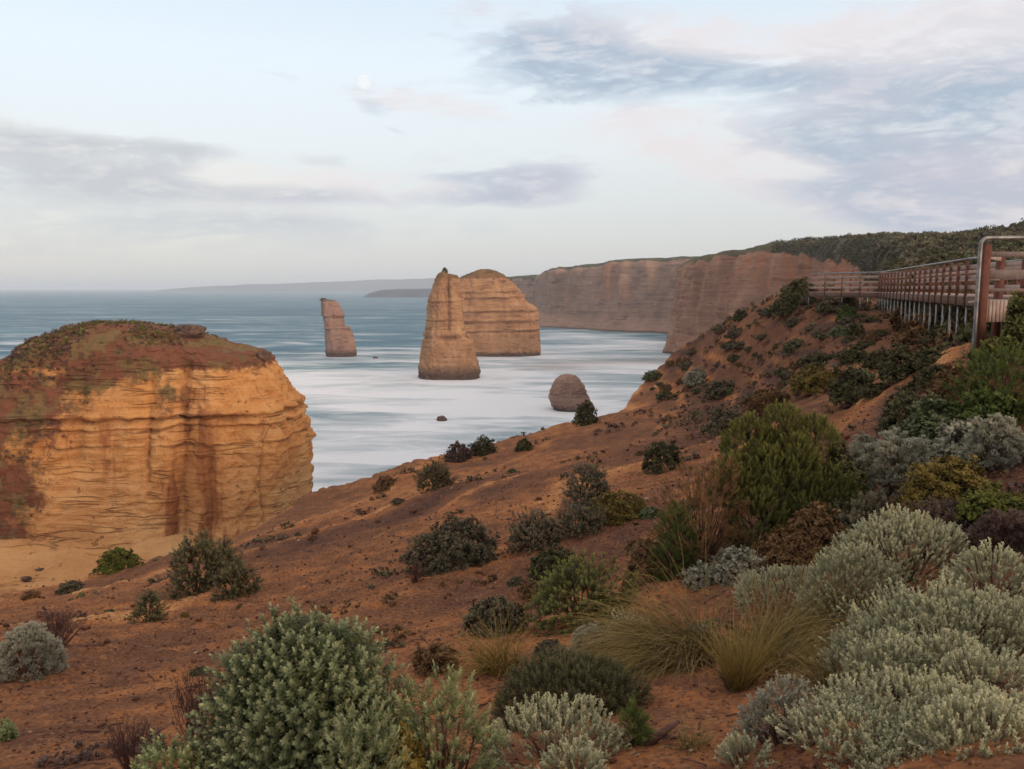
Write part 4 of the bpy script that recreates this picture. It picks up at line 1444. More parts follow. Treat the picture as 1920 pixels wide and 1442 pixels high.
def twig_bush(label, px, base, wpx, hpx, Y=None, top=None, n=60, mat='dead_twig'):
    SEED[0] += 1
    rs = np.random.RandomState(SEED[0])
    if Y is None:
        p = hit(px, base)
    else:
        q = at(px, 541, Y)
        p = np.array([q[0], Y, ground_z(q[0], Y)[0][0]])
    m = px_scale(p)
    h = hpx * m if top is None else at(px, top, p[1])[2] - p[2]
    r = wpx * m / 2
    o = None
    B, B2 = MB(), MB()
    for i in range(n):
        a = rs.uniform(0, 6.283)
        s = rs.uniform(.15, 1)
        e = np.array([math.cos(a) * r * s, math.sin(a) * r * s, h * rs.uniform(.6, 1.05) * (1.1 - .35 * s)])
        b = np.array([rs.uniform(-.12, .12) * r, rs.uniform(-.12, .12) * r, -.05])
        k = np.array([0, 0, .18 * h])
        rad = max(0.004, 0.9 * m)
        pts = [b, b * .65 + e * .35 - k * .4 + rs.normal(0, .02, 3) * h, b * .3 + e * .7 - k * .3 + rs.normal(0, .03, 3) * h, e]
        B.tube(pts, np.array([1, .8, .6, .35]) * rad, 4, False)
        for j in range(5):
            c = pts[2] * (1 - j / 5) + pts[3] * j / 5
            f = c + np.array([rs.normal(0, .13) * r, rs.normal(0, .13) * r, rs.uniform(.06, .22) * h])
            B2.tube([c, (c + f) / 2 + rs.normal(0, .01, 3) * h, f], np.array([.5, .4, .25]) * rad, 3, False)
    root = empty('twiggy_shrub', p, label, 'shrub')
    B.build('stem', MATS[mat], root)
    B2.build('twigs', MATS[mat], root)
    return root


# ------------------------------------------------------------------ the plants of the slope, near to far
# big bushes at the bottom of the view
shrub('big grey green bush with pale rosettes, largest bush at the lower left', 548, 0, 385, 0, 'olearia', 'rosette', Y=4.5, top=1128, size=0.092, dens=.85, lump=.16, lean=.45, inner=.6, freq=2.6, name='daisy_bush', stems=30,
      lobes=[(0, 0, 0.0, .92), (-.3, -.1, .12, .78), (.32, -.15, .16, .78), (.05, -.35, .1, .8), (-.1, 0, .2, .76)])
shrub('upright pale spear leaved bush beside the big grey green one', 815, 0, 215, 0, 'fresh', 'spear', Y=4.3, top=1262, size=0.095, lump=.3, lean=1.0, inner=.5, freq=2.4, name='daisy_bush', stems=22, low=-.3)
shrub('dark green low bush under the big rosette bush at the frame bottom', 660, 0, 200, 0, 'olearia', 'spear', Y=3.5, top=1345, size=0.08, lump=.3, lean=.8, name='daisy_bush', low=-.3)
shrub('small light green bush in the lower left corner area beside bare twigs', 285, 0, 190, 0, 'fresh', 'rosette', Y=4.3, top=1372, size=0.075, lump=.3, lean=.8, name='daisy_bush', low=-.3)
shrub('yellowing small leafy plant low between the rosette bush and the silver cushion', 745, 0, 90, 0, 'yellow', 'clump', Y=4.1, top=1370, size=0.06, name='small_shrub')
twig_bush('bare purple brown twig bush left of the big rosette bush', 335, 0, 130, 0, Y=5.2, top=1255, n=60)
twig_bush('low leafless purple twig bush by the bottom left corner', 190, 0, 110, 0, Y=5.0, top=1350, n=50)
shrub('round dark green bush with pale shoot tips in the lower middle', 1078, 0, 268, 0, 'dark', 'spear', Y=5.9, top=1232, size=0.085, lump=.1, lean=.6, inner=.72, name='daisy_bush', stems=24, low=-.2, dens=1.3,
      lobes=[(-.1, 0, .1, .9), (.28, -.1, .12, .84), (-.35, -.1, .12, .72), (.1, 0, 0, .9)])
shrub('bright green tuft at the right foot of the round dark green bush', 1195, 1400, 55, 70, 'green', 'needle', size=.09, name='small_shrub')
shrub('silver cushion bush in front of the round dark green bush', 1050, 0, 270, 0, 'cushion', 'stalk', Y=4.6, top=1338, size=0.095, lump=.22, lean=.75, dens=1.9, inner=.75, name='cushion_bush', low=-.2, stems=30)
shrub('tiny silver cushion at the very bottom below the larger silver one', 1085, 0, 120, 0, 'cushion', 'stalk', Y=4.1, top=1405, size=0.085, lump=.2, lean=.75, dens=1.9, inner=.75, name='cushion_bush', low=-.2)
# silver cushions at the right
shrub('small greyish silver cushion bush standing alone on the red path edge', 1475, 1400, 140, 118, 'silver', 'stalk', size=0.085, lump=.3, lean=.8, dens=1.9, inner=.7, name='cushion_bush', low=-.15, stems=20)
shrub('wide silver cushion bush filling the bottom right corner', 1800, 0, 470, 0, 'cushion', 'stalk', Y=3.9, top=1312, size=0.080, lump=.3, lean=.75, dens=1.9, inner=.75, name='cushion_bush', low=-.1, stems=30, freq=2.2,
      lobes=[(0, 0, 0, .9), (-.5, -.1, .0, .6), (.5, 0, .08, .6), (.1, -.4, 0, .6), (-.2, -.5, 0, .55)])
shrub('tiny silver cushion by the path at the bottom edge', 1432, 0, 95, 0, 'cushion', 'stalk', Y=4.0, top=1412, size=0.085, lump=.2, lean=.75, dens=1.9, inner=.75, name='cushion_bush', low=-.2)
shrub('domed silver cushion bush just above the wide corner one', 1722, 0, 190, 0, 'cushion', 'stalk', Y=4.9, top=1200, size=0.085, lump=.2, lean=.75, dens=1.9, inner=.75, name='cushion_bush', low=-.2, stems=24)
shrub('large sprawling silver bush climbing toward the right edge', 1800, 0, 400, 0, 'cushion', 'stalk', Y=5.6, top=1085, size=0.095, lump=.34, lean=.75, dens=1.9, inner=.72, name='cushion_bush', low=-.15, stems=30, freq=2.3,
      lobes=[(.1, 0, 0, .85), (-.45, -.1, -.12, .6), (.5, -.15, .1, .7), (-.1, -.4, -.05, .6)])
shrub('silver cushion at the right edge under the large sprawling silver bush', 1905, 0, 190, 0, 'cushion', 'stalk', Y=4.5, top=1235, size=0.085, lump=.2, lean=.75, dens=1.9, inner=.75, name='cushion_bush', low=-.2)
shrub('silver cushion at the right edge above the large sprawling silver bush', 1905, 0, 150, 0, 'cushion', 'stalk', Y=6.3, top=1022, size=0.095, lump=.2, lean=.75, dens=1.9, inner=.75, name='cushion_bush', low=-.2)
shrub('tall rounded silver cushion bush with smooth dome behind the grass tussocks', 1728, 0, 262, 0, 'cushion', 'stalk', Y=7.6, top=962, size=0.099, lump=.12, lean=.7, dens=1.9, inner=.75, name='cushion_bush', low=-.2, stems=30)
shrub('mid sized silver cushion bush leaning on the tall rounded one', 1630, 0, 195, 0, 'cushion', 'stalk', Y=7.2, top=1030, size=0.095, lump=.22, lean=.75, dens=1.9, inner=.75, name='cushion_bush', low=-.2, stems=24)
shrub('low silver cushion bush behind the grass, left of the two larger cushions', 1500, 0, 190, 0, 'cushion', 'stalk', Y=8.3, top=1075, size=0.095, lump=.25, lean=.75, dens=1.9, inner=.72, name='cushion_bush', low=-.2)
shrub('small grey herb clump at the foot of the tall green heath bush', 1395, 1095, 110, 58, 'silver', 'clump', size=.07, lump=.3, name='grey_herb', cat='herb')
shrub('smaller grey herb clump left of the grey clump under the green heath bush', 1322, 1100, 80, 36, 'silver', 'clump', size=.06, lump=.3, name='grey_herb', cat='herb')
shrub('grey herb poking up between the two sweeping grass tussocks', 1312, 1225, 70, 42, 'silver', 'cushion', size=.06, lump=.35, name='grey_herb', cat='herb')
shrub('pale grey herb at the left end of the sweeping grass tussock', 1112, 1225, 80, 48, 'silver', 'cushion', size=.06, lump=.3, name='grey_herb', cat='herb')
shrub('pale grey herb behind the left end of the sweeping grass tussock', 1178, 1200, 70, 46, 'cushion', 'stalk', size=0.114, lump=.3, name='grey_herb', cat='herb')
shrub('dull brown low shrub between the heath bush and the silver cushions', 1500, 1060, 150, 62, 'brown', 'clump', size=.08, lump=.3)

shrub('silver cushion bush filling the gap at the right edge, lowest there', 1925, 0, 260, 0, 'cushion', 'stalk', Y=3.55, top=1345, size=0.080, lump=.25, lean=.75, dens=1.9, inner=.75, name='cushion_bush', low=-.2)
shrub('silver cushion bush under the climbing silver mass by the right edge', 1830, 0, 170, 0, 'cushion', 'stalk', Y=4.9, top=1190, size=0.091, lump=.25, lean=.75, dens=1.9, inner=.75, name='cushion_bush', low=-.2)
shrub('dull silver bush left of the foot of the climbing silver mass', 1655, 0, 120, 0, 'silver', 'stalk', Y=5.6, top=1205, size=0.095, lump=.3, lean=.75, dens=1.9, inner=.7, name='cushion_bush', low=-.2)

# grass
tussock('long brown grass tussock swept to the left', 1290, 1235, 300, 125, n=1300, wind=(-.6, -.25), droop=.85, spread=.7, up=.7)
tussock('long brown grass tussock swept to the right under the silver cushions', 1475, 1215, 270, 125, n=1200, wind=(.65, -.25), droop=.9, spread=.65, up=.7)
tussock('second brown tussock lying over the right swept one', 1560, 1175, 200, 80, n=600, wind=(.5, -.1), droop=.6, spread=.7)
tussock('small upright golden grass tuft in front of the swept tussocks', 1385, 1292, 105, 105, 'grass_gold', n=320, wind=(.05, 0), droop=.25, spread=.35)
tussock('olive grass in front of the right swept tussock', 1450, 1255, 200, 65, n=500, wind=(.3, -.2), droop=.7, spread=.9)
tussock('thin dry grass tuft behind the spear leaved bush', 940, 1260, 150, 58, 'grass_gold', n=420, wind=(-.2, -.1), droop=.6, spread=.8)
tussock('small tuft of dry grass right of the pale grey herb', 1090, 1165, 90, 40, 'grass_gold', n=200, droop=.5, spread=.8)
tussock('sparse grass on the red path by the wide corner cushion', 1300, 1405, 90, 32, n=120, droop=.6, spread=.9)
tussock('dry grass tuft below the lone silver cushion', 1560, 1290, 130, 52, n=260, wind=(-.2, 0), droop=.6, spread=.9)

# tall heath bush
shrub('tall green heath bush with needle foliage in rounded heads, tallest on the slope', 1475, 0, 228, 0, 'heath', 'brush', Y=11.2, top=757, size=0.15, dens=1.7, lump=.08, lean=1.3, inner=.85, freq=2.2, low=.05, name='heath_bush', stems=40, stem_rad=.022,
      lobes=[(.05, .1, .58, .42), (-.52, .05, .47, .44), (.55, .05, .5, .42), (.12, -.4, .40, .40), (-.3, -.4, .30, .42), (.72, -.5, .14, .44), (.35, -.6, .16, .36), (-.78, -.35, .22, .44), (-.5, -.7, .0, .46), (.2, -.8, 0, .42), (0, .1, .1, .72)])
shrub('brown dying heath bush with bare stems beside the tall green one', 1335, 0, 190, 0, 'brown', 'needle', Y=10.7, top=858, size=0.14, dens=.7, lump=.3, lean=.8, inner=.4, name='heath_bush', stems=70, stem_rad=.014)
shrub('small bright green heath bush at the left foot of the brown dying one', 1280, 0, 92, 0, 'green', 'brush', Y=10.4, top=938, size=0.13, dens=1.2, lump=.22, lean=.7, name='heath_bush', low=-.2)
shrub('dark shadowy shrub between the tall heath bush and the grey shrubs', 1598, 0, 95, 0, 'dark', 'clump', Y=11.0, top=832, size=.1, lump=.3)
shrub('low brown shrub growing under the right side of the tall heath bush', 1545, 1040, 120, 90, 'brown', 'clump', size=.1, lump=.35)

# thicket on the right
thicket = [
    ('pale grey silver shrub highest of the grey ones in the right thicket', 1700, 920, 150, 112, 'silver', 'cushion', .12),
    ('small pale grey shrub at the left end of the right thicket', 1632, 868, 70, 52, 'silver', 'cushion', .1),
    ('grey green shrub right of the pale silver one in the thicket', 1822, 860, 120, 76, 'silver', 'clump', .12),
    ('whitish twiggy shrub at the right edge behind the yellow shrub', 1880, 880, 110, 95, 'silver', 'cushion', .11),
    ('yellow orange shrub in the right thicket', 1800, 950, 170, 92, 'yellow', 'clump', .1),
    ('yellow green shrub beside the yellow orange one at the right edge', 1880, 975, 130, 66, 'moss', 'clump', .1),
    ('grey brown shrub with pale flower heads below the tall silver shrub', 1650, 1005, 165, 78, 'darkpale', 'rosette', .1),
    ('brown purple shrub with pale heads under the yellow shrub', 1790, 1000, 160, 62, 'purple', 'rosette', .1),
    ('dark brown shrub with grey sprigs at the right edge', 1895, 1042, 110, 84, 'purple', 'cushion', .1),
    ('big soft green shrub at the right edge below the lookout bay', 1895, 785, 165, 150, 'green', 'brush', .15),
    ('bushy green shrub below the soft green one at the right edge', 1870, 810, 130, 92, 'green', 'clump', .13),
    ('grey green spreading shrub below the boardwalk pole', 1785, 838, 150, 92, 'olearia', 'clump', .12),
    ('dark olive shrub left of the grey green spreading shrub', 1715, 822, 110, 78, 'dark', 'clump', .12),
    ('thin light green shrub under the lookout bay', 1862, 700, 70, 60, 'heath', 'clump', .12),
    ('brown dry shrub at the foot of the corner pole', 1800, 742, 100, 55, 'brown', 'clump', .1),
    ('leafy green shrub touching the fascia of the lookout bay', 1918, 650, 60, 110, 'heath', 'clump', .13),
]
for (lab, px, base, w, h, look, kind, size) in thicket:
    shrub(lab, px, base, w, h, look, kind, size=size, lump=.32, lean=.6, inner=.55, freq=2.0, stems=20)

# bushes scattered over the open slope
slope = [
    ('yellow green bush with dark brown base in the middle of the slope', 1090, 1180, 221, 140, 'heath', 'rosette', .11),
    ('dark low shrub at the left foot of the yellow green bush', 925, 1192, 119, 67, 'darkpale', 'clump', .09),
    ('small olive shrub just behind the yellow green bush', 1040, 1085, 97, 55, 'dark', 'clump', .09),
    ('brown scrubby plant right of the yellow green bush', 1225, 1090, 103, 76, 'brown', 'clump', .09),
    ('brown leafless low shrub above the big rosette bush', 815, 1262, 86, 51, 'brown', 'clump', .08),
    ('long dark shrub with small pale flecks, left of the two middle ones', 850, 1066, 178, 98, 'darkpale', 'clump', .11),
    ('dark shrub with grey flecks upslope of the long dark shrub', 1005, 1032, 119, 76, 'darkpale', 'rosette', .11),
    ('dark flecked shrub joined to the right of the grey flecked one', 1088, 1005, 103, 63, 'darkpale', 'rosette', .11),
    ('yellowish dry low shrub right of the flecked pair', 1165, 978, 119, 46, 'yellow', 'clump', .09),
    ('rounded dark shrub with reddish leaf edges high on the open slope', 1108, 950, 97, 85, 'darkpale', 'rosette', .13),
    ('round dark green shrub alone on the orange ground', 1245, 882, 78, 56, 'dark', 'clump', .14),
    ('rounded grey green shrub near the slope edge above the surf', 813, 918, 76, 56, 'dark', 'rosette', .15),
    ('small low shrub left of the rounded shrub near the slope edge', 722, 920, 48, 22, 'brown', 'clump', .14),
    ('brown shrub on the slope edge, left of a dark pair', 858, 866, 50, 37, 'purple', 'clump', .16),
    ('dark shrub on the slope edge, right of the brown one', 905, 856, 48, 37, 'dark', 'clump', .16),
    ('small dark shrub on the slope edge, furthest right of the three', 982, 846, 35, 22, 'dark', 'clump', .16),
    ('round dark shrub on the slope edge in front of the low rock stump', 1098, 798, 45, 44, 'dark', 'clump', .2),
    ('pale fringed low shrub left of the tall heath bush', 1370, 810, 76, 41, 'darkpale', 'clump', .15),
    ('small dark shrub left of the pale fringed one', 1330, 812, 28, 17, 'dark', 'clump', .14),
    ('dark green double headed bush below the ochre stack', 362, 1116, 112, 120, 'dark', 'rosette', .17),
    ('lower right head of the dark bush below the ochre stack', 436, 1122, 82, 76, 'dark', 'rosette', .17),
    ('topmost sprig of dark bush below the ochre stack', 412, 1068, 54, 56, 'dark', 'rosette', .16),
    ('small dark green shrub downhill from the double headed bush', 272, 1166, 63, 61, 'dark', 'rosette', .14),
    ('bright moss green low mound at the foot of the ochre stack', 210, 1072, 80, 46, 'moss', 'clump', .14),
    ('small grey mound left of the moss green one on the slope edge', 126, 1114, 50, 22, 'darkpale', 'clump', .14),
    ('tiny brown mound at the far left of the slope edge', 52, 1125, 37, 20, 'brown', 'clump', .14),
    ('silver grey cushion at the left edge of the frame', 35, 1272, 117, 95, 'silver', 'cushion', .1),
    ('tiny grey green plant at the lower left edge', 4, 1390, 41, 34, 'fresh', 'clump', .07),
    ('reddish brown scrub behind the tall heath bush', 1450, 775, 97, 51, 'brown', 'clump', .15),
    ('pale yellow tipped scrub on the spur behind the heath bush', 1538, 735, 97, 49, 'yellow', 'clump', .16),
    ('dark round bush on the spur, right of the pale yellow scrub', 1605, 752, 86, 68, 'dark', 'clump', .16),
    ('tall dark bush on the spur below the middle of the boardwalk', 1695, 708, 78, 73, 'dark', 'clump', .18),
    ('dark bush with orange foot between the two bigger spur bushes', 1650, 692, 52, 34, 'dark', 'clump', .17),
    ('low dark shrub on the spur left of the tall dark bush', 1540, 690, 65, 32, 'dark', 'clump', .18),
    ('small rounded olive shrub high on the spur', 1605, 680, 50, 32, 'dark', 'clump', .18),
    ('grey green pair of mounds on the lower spur', 1358, 745, 63, 27, 'darkpale', 'clump', .2),
    ('grey green mound on the spur left of the pair of mounds', 1308, 722, 48, 29, 'silver', 'clump', .2),
    ('small shrub at the lower rim of the spur', 1250, 748, 35, 17, 'dark', 'clump', .2),
    ('green shrub under the far end of the boardwalk', 1592, 604, 41, 32, 'green', 'clump', .2),
    ('dark green bush on the crest at the far end of the boardwalk', 1505, 565, 65, 37, 'dark', 'clump', .24),
    ('dark green bush downhill of the crest bush at the far end', 1478, 590, 65, 34, 'dark', 'clump', .24),
    ('dark shrub on the skyline of the spur left of the crest bushes', 1390, 600, 28, 22, 'dark', 'clump', .24),
    ('brown green shrub amid the poles under the boardwalk', 1700, 618, 50, 34, 'brown', 'clump', .2),
    ('small green shrub left of the shrub amid the poles', 1605, 632, 39, 27, 'dark', 'clump', .2),
    ('grey green shrub on the hillside right of the crest bush', 1560, 590, 50, 29, 'darkpale', 'clump', .22),
]
for (lab, px, base, w, h, look, kind, size) in slope:
    if kind == 'cushion':
        shrub(lab, px, base, w, h, look, kind, size=size, lump=.25, lean=.5, inner=.75, name='cushion_bush', low=-.15)
    else:
        shrub(lab, px, base, w, h, look, kind, size=size, lump=.34, lean=.5, inner=.5, freq=2.0)
twig_bush('brown leafless twiggy bush at the left below the ochre stack', 105, 1212, 120, 66, n=90, mat='dead_twig')
twig_bush('dead brown twigs at the lower left of the long dark shrub', 778, 1092, 46, 42, n=30, mat='dead_twig')

# many small alike shrubs dotted over the spur and the rest of the slope: copies of a few
protos = []
for i, (look, kind) in enumerate((('dark', 'clump'), ('darkpale', 'clump'), ('brown', 'clump'), ('dark', 'rosette'), ('olearia', 'clump'), ('yellow', 'clump'))):
    SEED[0] += 1
    v, q, a = plant_mesh(kind, .5, .46, .42, .16, 260, SEED[0], .4, .5, .4, 2.0)
    me = mesh('foliage', v, q, MATS['foliage_' + look], a)
    st = branches(.5, .46, .42, 10, np.random.RandomState(i), i, .015)
    sm = mesh('stem', np.concatenate(st.v), np.concatenate(st.q), MATS['twig'])
    protos.append((look, me, sm))
GROUPS = {
    'spur': ('small dark shrub among many dotted over the brown spur below the boardwalk', 'small shrubs dotted over the spur'),
    'open': ('small low plant among several on the open red slope', 'small plants on the open slope'),
    'hill': ('dense dark shrub among many covering the hill behind the boardwalk', 'shrubs covering the hill behind the boardwalk'),
}


def copies(key, spots):
    for (x, y, s, k) in spots:
        look, me, sm = protos[k]
        z = ground_z(x, y)[0][0]
        lab, grp = GROUPS[key]
        o = empty('small_shrub', (x, y, z - 0.05 * s), lab, 'shrub', grp, rr.uniform(0, 6.28))
        o.scale = (s, s * rr.uniform(.8, 1.2), s * rr.uniform(.7, 1.15))
        link('foliage', me, o)
        link('stem', sm, o)


rr = random.Random(21)
spots = []
for i in range(400):
    px, py = rr.uniform(1190, 1800), rr.uniform(560, 745)
    edge = np.interp(py, [536, 583, 625, 665, 716, 749], [1520, 1400, 1330, 1270, 1210, 1180]) + 8
    if px < edge or py < 590 and px > 1620:
        continue
    if rr.random() > np.interp(px, [1200, 1400, 1650, 1800], [.9, .7, .4, .25]):
        continue
    p = hit(px, py)
    if p[1] > 90:
        continue
    spots.append((p[0], p[1], rr.choice((.5, .7, .9, 1.1, 1.4)) * (p[1] / 45) ** .4, rr.choice((0, 0, 1, 1, 2, 2, 3, 4))))
copies('spur', spots[:90])
spots = []
for i in range(60):
    px, py = rr.uniform(20, 1350), rr.uniform(800, 1300)
    p = hit(px, py)
    if p[1] > 60 or p[1] < 7:
        continue
    spots.append((p[0], p[1], rr.choice((.18, .25, .35, .5)), rr.choice((1, 2, 2, 5, 4))))
copies('open', spots[:28])
spots = []
while len(spots) < 150:
    y = 62 * (400 / 62) ** rr.random()
    x = y * rr.uniform(.40, .68)
    z, d, _ = ground_z(x, y)
    if d[0] < 1.0 or (y < 75 and x / y < .47):
        continue
    spots.append((x, y, rr.uniform(1.6, 3.6) * (y / 90) ** .45, rr.choice((0, 0, 1, 3, 0, 4))))
copies('hill', spots)


def canopy(name, label, pts, size, look, kind='clump', cat=None):
    """ground cover scrub that reads as one mass"""
    rs = np.random.RandomState(3)
    P = np.array(pts)
    D = np.tile([[0, 0, 1.0]], (len(P), 1)) + rs.normal(0, .35, (len(P), 3))
    v, q, a = scatter(TEMPL[kind], P, D, size * rs.uniform(.6, 1.4, len(P)), rs)
    tag(link(name, mesh(name, v, q, MATS['foliage_' + look], a)), label, cat, None, 'stuff')


for look, sd in (('dark', 4), ('darkpale', 5)):
    rs = np.random.RandomState(sd)
    n = 9000
    y = 70 * (430 / 70) ** rs.uniform(0, 1, n)
    x = y * rs.uniform(.34, .68, n)
    z, d, _ = ground_z(x, y)
    ok = (d > .5) & ~((y < 85) & (x / y < .46)) & (fbm(np.stack([x * .05, y * .05, 0 * x + sd], -1), 3) > -.25)
    P = np.stack([x, y, z], -1)[ok]
    s = 0.75 * (P[:, 1] / 90) ** .7
    canopy('scrub', 'dense low scrub covering the hill behind the boardwalk', P, s, look)

# scrub on top of the nearer cliff
for look, sd in (('dark', 6), ('darkpale', 7)):
    rs = np.random.RandomState(sd)
    c = near_cliff_p
    pxx = 960 + c[:, 0] / np.maximum(c[:, 1], 1) * F
    ok = np.where((near_cliff_cap > .55) & (c[:, 2] > 25) & (pxx > 1440) & (fbm(c * .06 + sd, 3) > -.2))[0]
    ok = rs.choice(ok, min(len(ok), 4200), False)
    canopy('scrub', 'dense low scrub on the brow of the nearer cliff', c[ok], 1.5, look)
# low scrub and dead stalks that knit the open slope together
for look, sd, thr in (('brown', 14, .12), ('darkpale', 15, .2), ('purple', 16, .2), ('dark', 17, .3)):
    rs = np.random.RandomState(sd)
    n = 26000
    th = np.radians(rs.uniform(-33, 34, n))
    r = 6 * (85 / 6) ** rs.uniform(0, 1, n)
    x, y = r * np.sin(th), r * np.cos(th)
    z, d, _ = ground_z(x, y)
    nz = fbm(np.stack([x * .28, y * .28, 0 * x + sd], -1), 4, .6)
    pxx = 960 + x / y * F
    onspur = sstep(1150, 1350, pxx) * sstep(24, 40, r)
    right = sstep(1250, 1500, pxx) * sstep(24, 14, r)
    ok = (d > .4) & (nz > thr + .5 - .36 * onspur - .22 * right) & (rs.uniform(0, 1, n) < .75)
    P = np.stack([x, y, z], -1)[ok]
    canopy('undergrowth', {'brown': 'dry brown low growth in patches over the slope', 'darkpale': 'dull olive low growth in patches over the slope', 'purple': 'purplish dead low growth in patches over the slope',
                           'dark': 'dark green low growth in patches over the slope'}[look], P, .055 + .0052 * r[ok], look)
# dark scrub added beneath the boardwalk to deepen the shade there
spots = []
for i in range(26):
    t = rr.random()
    a, b = at(1640, 541, 48)[:2], at(1830, 541, 23)[:2]
    q = a * (1 - t) + b * t + np.array([rr.uniform(0.7, 2.6), rr.uniform(0, 1.2)])
    spots.append((q[0], q[1], rr.uniform(2.0, 3.0), rr.choice((0, 0, 3, 2))))
GROUPS['under'] = ('dark shrub among many added beneath the boardwalk to deepen its shade', 'shrubs added to darken beneath the boardwalk')
copies('under', spots)

# small trees on the hill skyline
for k, (px, base, h, w, lab) in enumerate([(1862, 438, 20, 24, 'low dark tree at the left end of the ridge group'), (1885, 438, 24, 16, 'thin tree second from the left in the ridge group'), (1905, 440, 34, 26, 'tallest dark tree on the ridge above the lookout bay'),
                                           (1924, 440, 32, 26, 'tree at the right edge of the ridge group')]):
    x = (px - 960) / F * 300
    z = ground_z(x, 300)[0][0]
    zt = at(px, base - h, 300)[2]
    hh = max(zt - z, 4)
    m = 300 / F
    SEED[0] += 1
    root = empty('tree', (x, 300, z - .2), lab, 'tree', 'trees on the ridge')
    v, q, a = plant_mesh('clump', w * m / 2, w * m / 2, hh * .62, .75, 260, SEED[0], .45, .4, .3, 2.0, -.6, lobes=[(0, 0, .62, .8), (.5, 0, .5, .55), (-.5, .2, .45, .6)])
    link('crown', mesh('crown', v, q, MATS['foliage_dark'], a), root)
    B = branches(w * m / 2, w * m / 2, hh, 7, np.random.RandomState(k), k, .12, .85)
    B.tube([np.array([0, 0, -.3]), np.array([.1, 0, hh * .4]), np.array([.2, .1, hh * .75])], [.22, .16, .08], 7)
    B.build('trunk', MATS['twig'], root)

# plants growing on the stacks
SEED[0] += 1
pk = mid_p[0].mean(0)
plant('stack_shrub', 'tiny dark shrub on the peak of the tall narrow stack', 'shrub', pk + [0.8, -.5, -.6], 1.3, 2.6, 'dark', 'clump', .5, lump=.4)
pk = lean_p[2].mean(0)
plant('stack_shrub', 'tiny dark tuft on top of the small leaning stack', 'shrub', pk + [-1.5, -.5, -.6], 1.9, 1.8, 'dark', 'clump', .5, lump=.4)


def stack_scrub(parent, p, n, zmin, sizes, looks, seed, xr=None):
    rs = np.random.RandomState(seed)
    nrow, ncol, _ = p.shape
    for look in looks:
        P = []
        while len(P) < n:
            i, j = rs.randint(2, nrow), rs.randint(0, ncol)
            v = p[i, j]
            g = gnoise(v[None] * .16 + seed + len(look))[0]
            lim = zmin + (4 if v[0] > xr else -1.0) if xr is not None else zmin
            if v[2] < lim or g < -.05:
                continue
            P.append(v)
        P = np.array(P)
        D = rs.normal(0, .4, P.shape) + [0, -.25, 1]
        v, q, a = scatter(TEMPL['clump'], P - [0, 0, .15], D, rs.uniform(*sizes, len(P)), rs)
        link('scrub', mesh('scrub', v, q, MATS['foliage_' + look], a), parent)['kind'] = 'stuff'


stack_scrub(near, near_p, 700, zat(700, 118), (.25, .8), ('dark', 'brown', 'purple', 'moss'), 3, xn(160))
stack_scrub(back, back_p, 160, zat(535, 505), (.5, 1.2), ('darkpale', 'brown'), 5)
rs = np.random.RandomState(12)
# scrub and fallen blocks on the broken left flank of the near stack
P = []
while len(P) < 900:
    i, j = rs.randint(20, near_p.shape[0]), rs.randint(0, near_p.shape[1])
    v = near_p[i, j]
    lim = xn(np.interp(v[2], [4, 12, 22, 32], [60, 110, 130, 230]))
    if v[0] < lim and v[1] < YN and gnoise(v[None] * .3 + 8)[0] > -.1:
        P.append(v)
P = np.array(P)
v, q, a = scatter(TEMPL['clump'], P, rs.normal(0, .4, P.shape) + [0, -.5, 1], rs.uniform(.25, .8, len(P)), rs)
link('scrub', mesh('scrub', v, q, MATS['foliage_purple'], a), near)['kind'] = 'stuff'


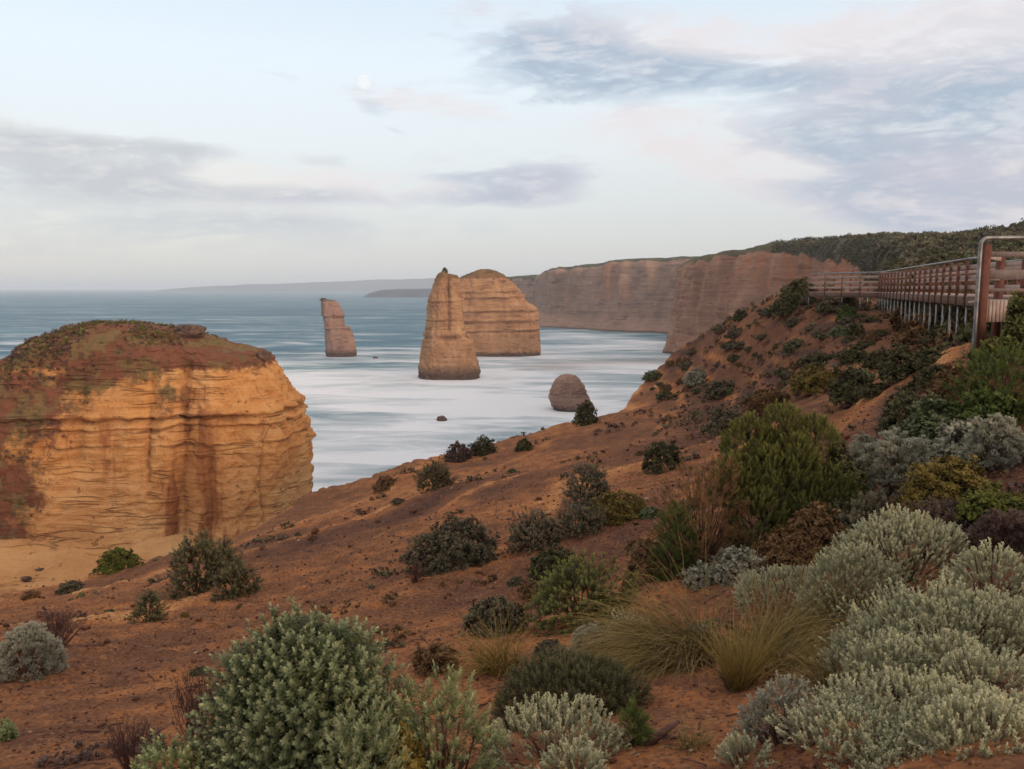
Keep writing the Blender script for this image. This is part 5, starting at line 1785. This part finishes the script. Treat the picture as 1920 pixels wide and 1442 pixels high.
def gravel():
    rs = np.random.RandomState(9)
    n = 15000
    th = np.radians(rs.uniform(-36, 36, n))
    r = 2.6 * (34 / 2.6) ** rs.uniform(0, 1, n)
    x, y = r * np.sin(th), r * np.cos(th)
    z = ground_z(x, y)[0]
    d = np.array([(1, 0, 0), (0, 1, 0), (-1, 0, 0), (0, -1, 0), (0, 0, .7), (0, 0, -.6), (.6, .6, .4), (-.6, .5, .45), (.5, -.6, .4), (-.5, -.6, .45)])
    T = []
    tq = np.array([(4, 6, 0, 8), (4, 8, 3, 9), (4, 9, 2, 7), (4, 7, 1, 6), (5, 0, 6, 1), (5, 1, 7, 2), (5, 2, 9, 3), (5, 3, 8, 0)])
    for k in range(6):
        T.append((d * rs.uniform(.6, 1.15, (10, 1)), tq, np.zeros(10)))
    size = np.exp(rs.normal(-4.75, .55, n)) * np.clip(r / 7, .75, 2.6)
    v, q, a = scatter(T, np.stack([x, y, z + size * .1], -1), rs.normal(0, .3, (n, 3)) + [0, 0, 1], size, rs)
    tag(link('gravel', mesh('gravel', v, q, MATS['stone_chip'], a)), 'loose dark gravel chips on the red soil', None, None, 'stuff')


def litter():
    rs = np.random.RandomState(19)
    B = MB()
    for i in range(420):
        th, r = math.radians(rs.uniform(-32, 34)), 3.2 * (16 / 3.2) ** rs.uniform()
        x, y = r * math.sin(th), r * math.cos(th)
        z = ground_z(x, y)[0][0]
        a, L = rs.uniform(0, 6.28), rs.uniform(.05, .22) * (1 + r / 14)
        e = np.array([math.cos(a) * L, math.sin(a) * L, 0])
        e[2] = ground_z(x + e[0], y + e[1])[0][0] - z
        p = np.array([x, y, z + .01])
        B.tube([p, p + e * .5 + [0, 0, rs.uniform(0, .03)], p + e], np.array([1, .8, .5]) * rs.uniform(.002, .005) * (1 + r / 10), 4, False)
    o = B.build('litter', MATS['dead_twig'])
    tag(o, 'fallen dry twigs lying on the red soil', None, None, 'stuff')


gravel()
litter()
# two bleached bits of driftwood-like dead branch by the path
for px, base, L, lab in ((1400, 1395, .32, 'orange brown broken branch stub beside the lone silver cushion'), (1200, 1400, .3, 'pale broken branch stub by the round dark bush')):
    p = hit(px, base)
    B = MB()
    B.tube([p - p, np.array([.03, .02, L * .45]), np.array([.02, .0, L * .8]), np.array([.06, .02, L])], [.03, .026, .022, .012], 8)
    B.tube([np.array([.025, .01, L * .5]), np.array([.12, .0, L * .72]), np.array([.2, .02, L * .75])], [.018, .014, .007], 7)
    o = B.build('dead_branch', MATS['dead_twig'], None, True)
    o.location = p - [0, 0, .04]
    o.rotation_euler = (.3, .7, .4)
    tag(o, lab, 'branch')
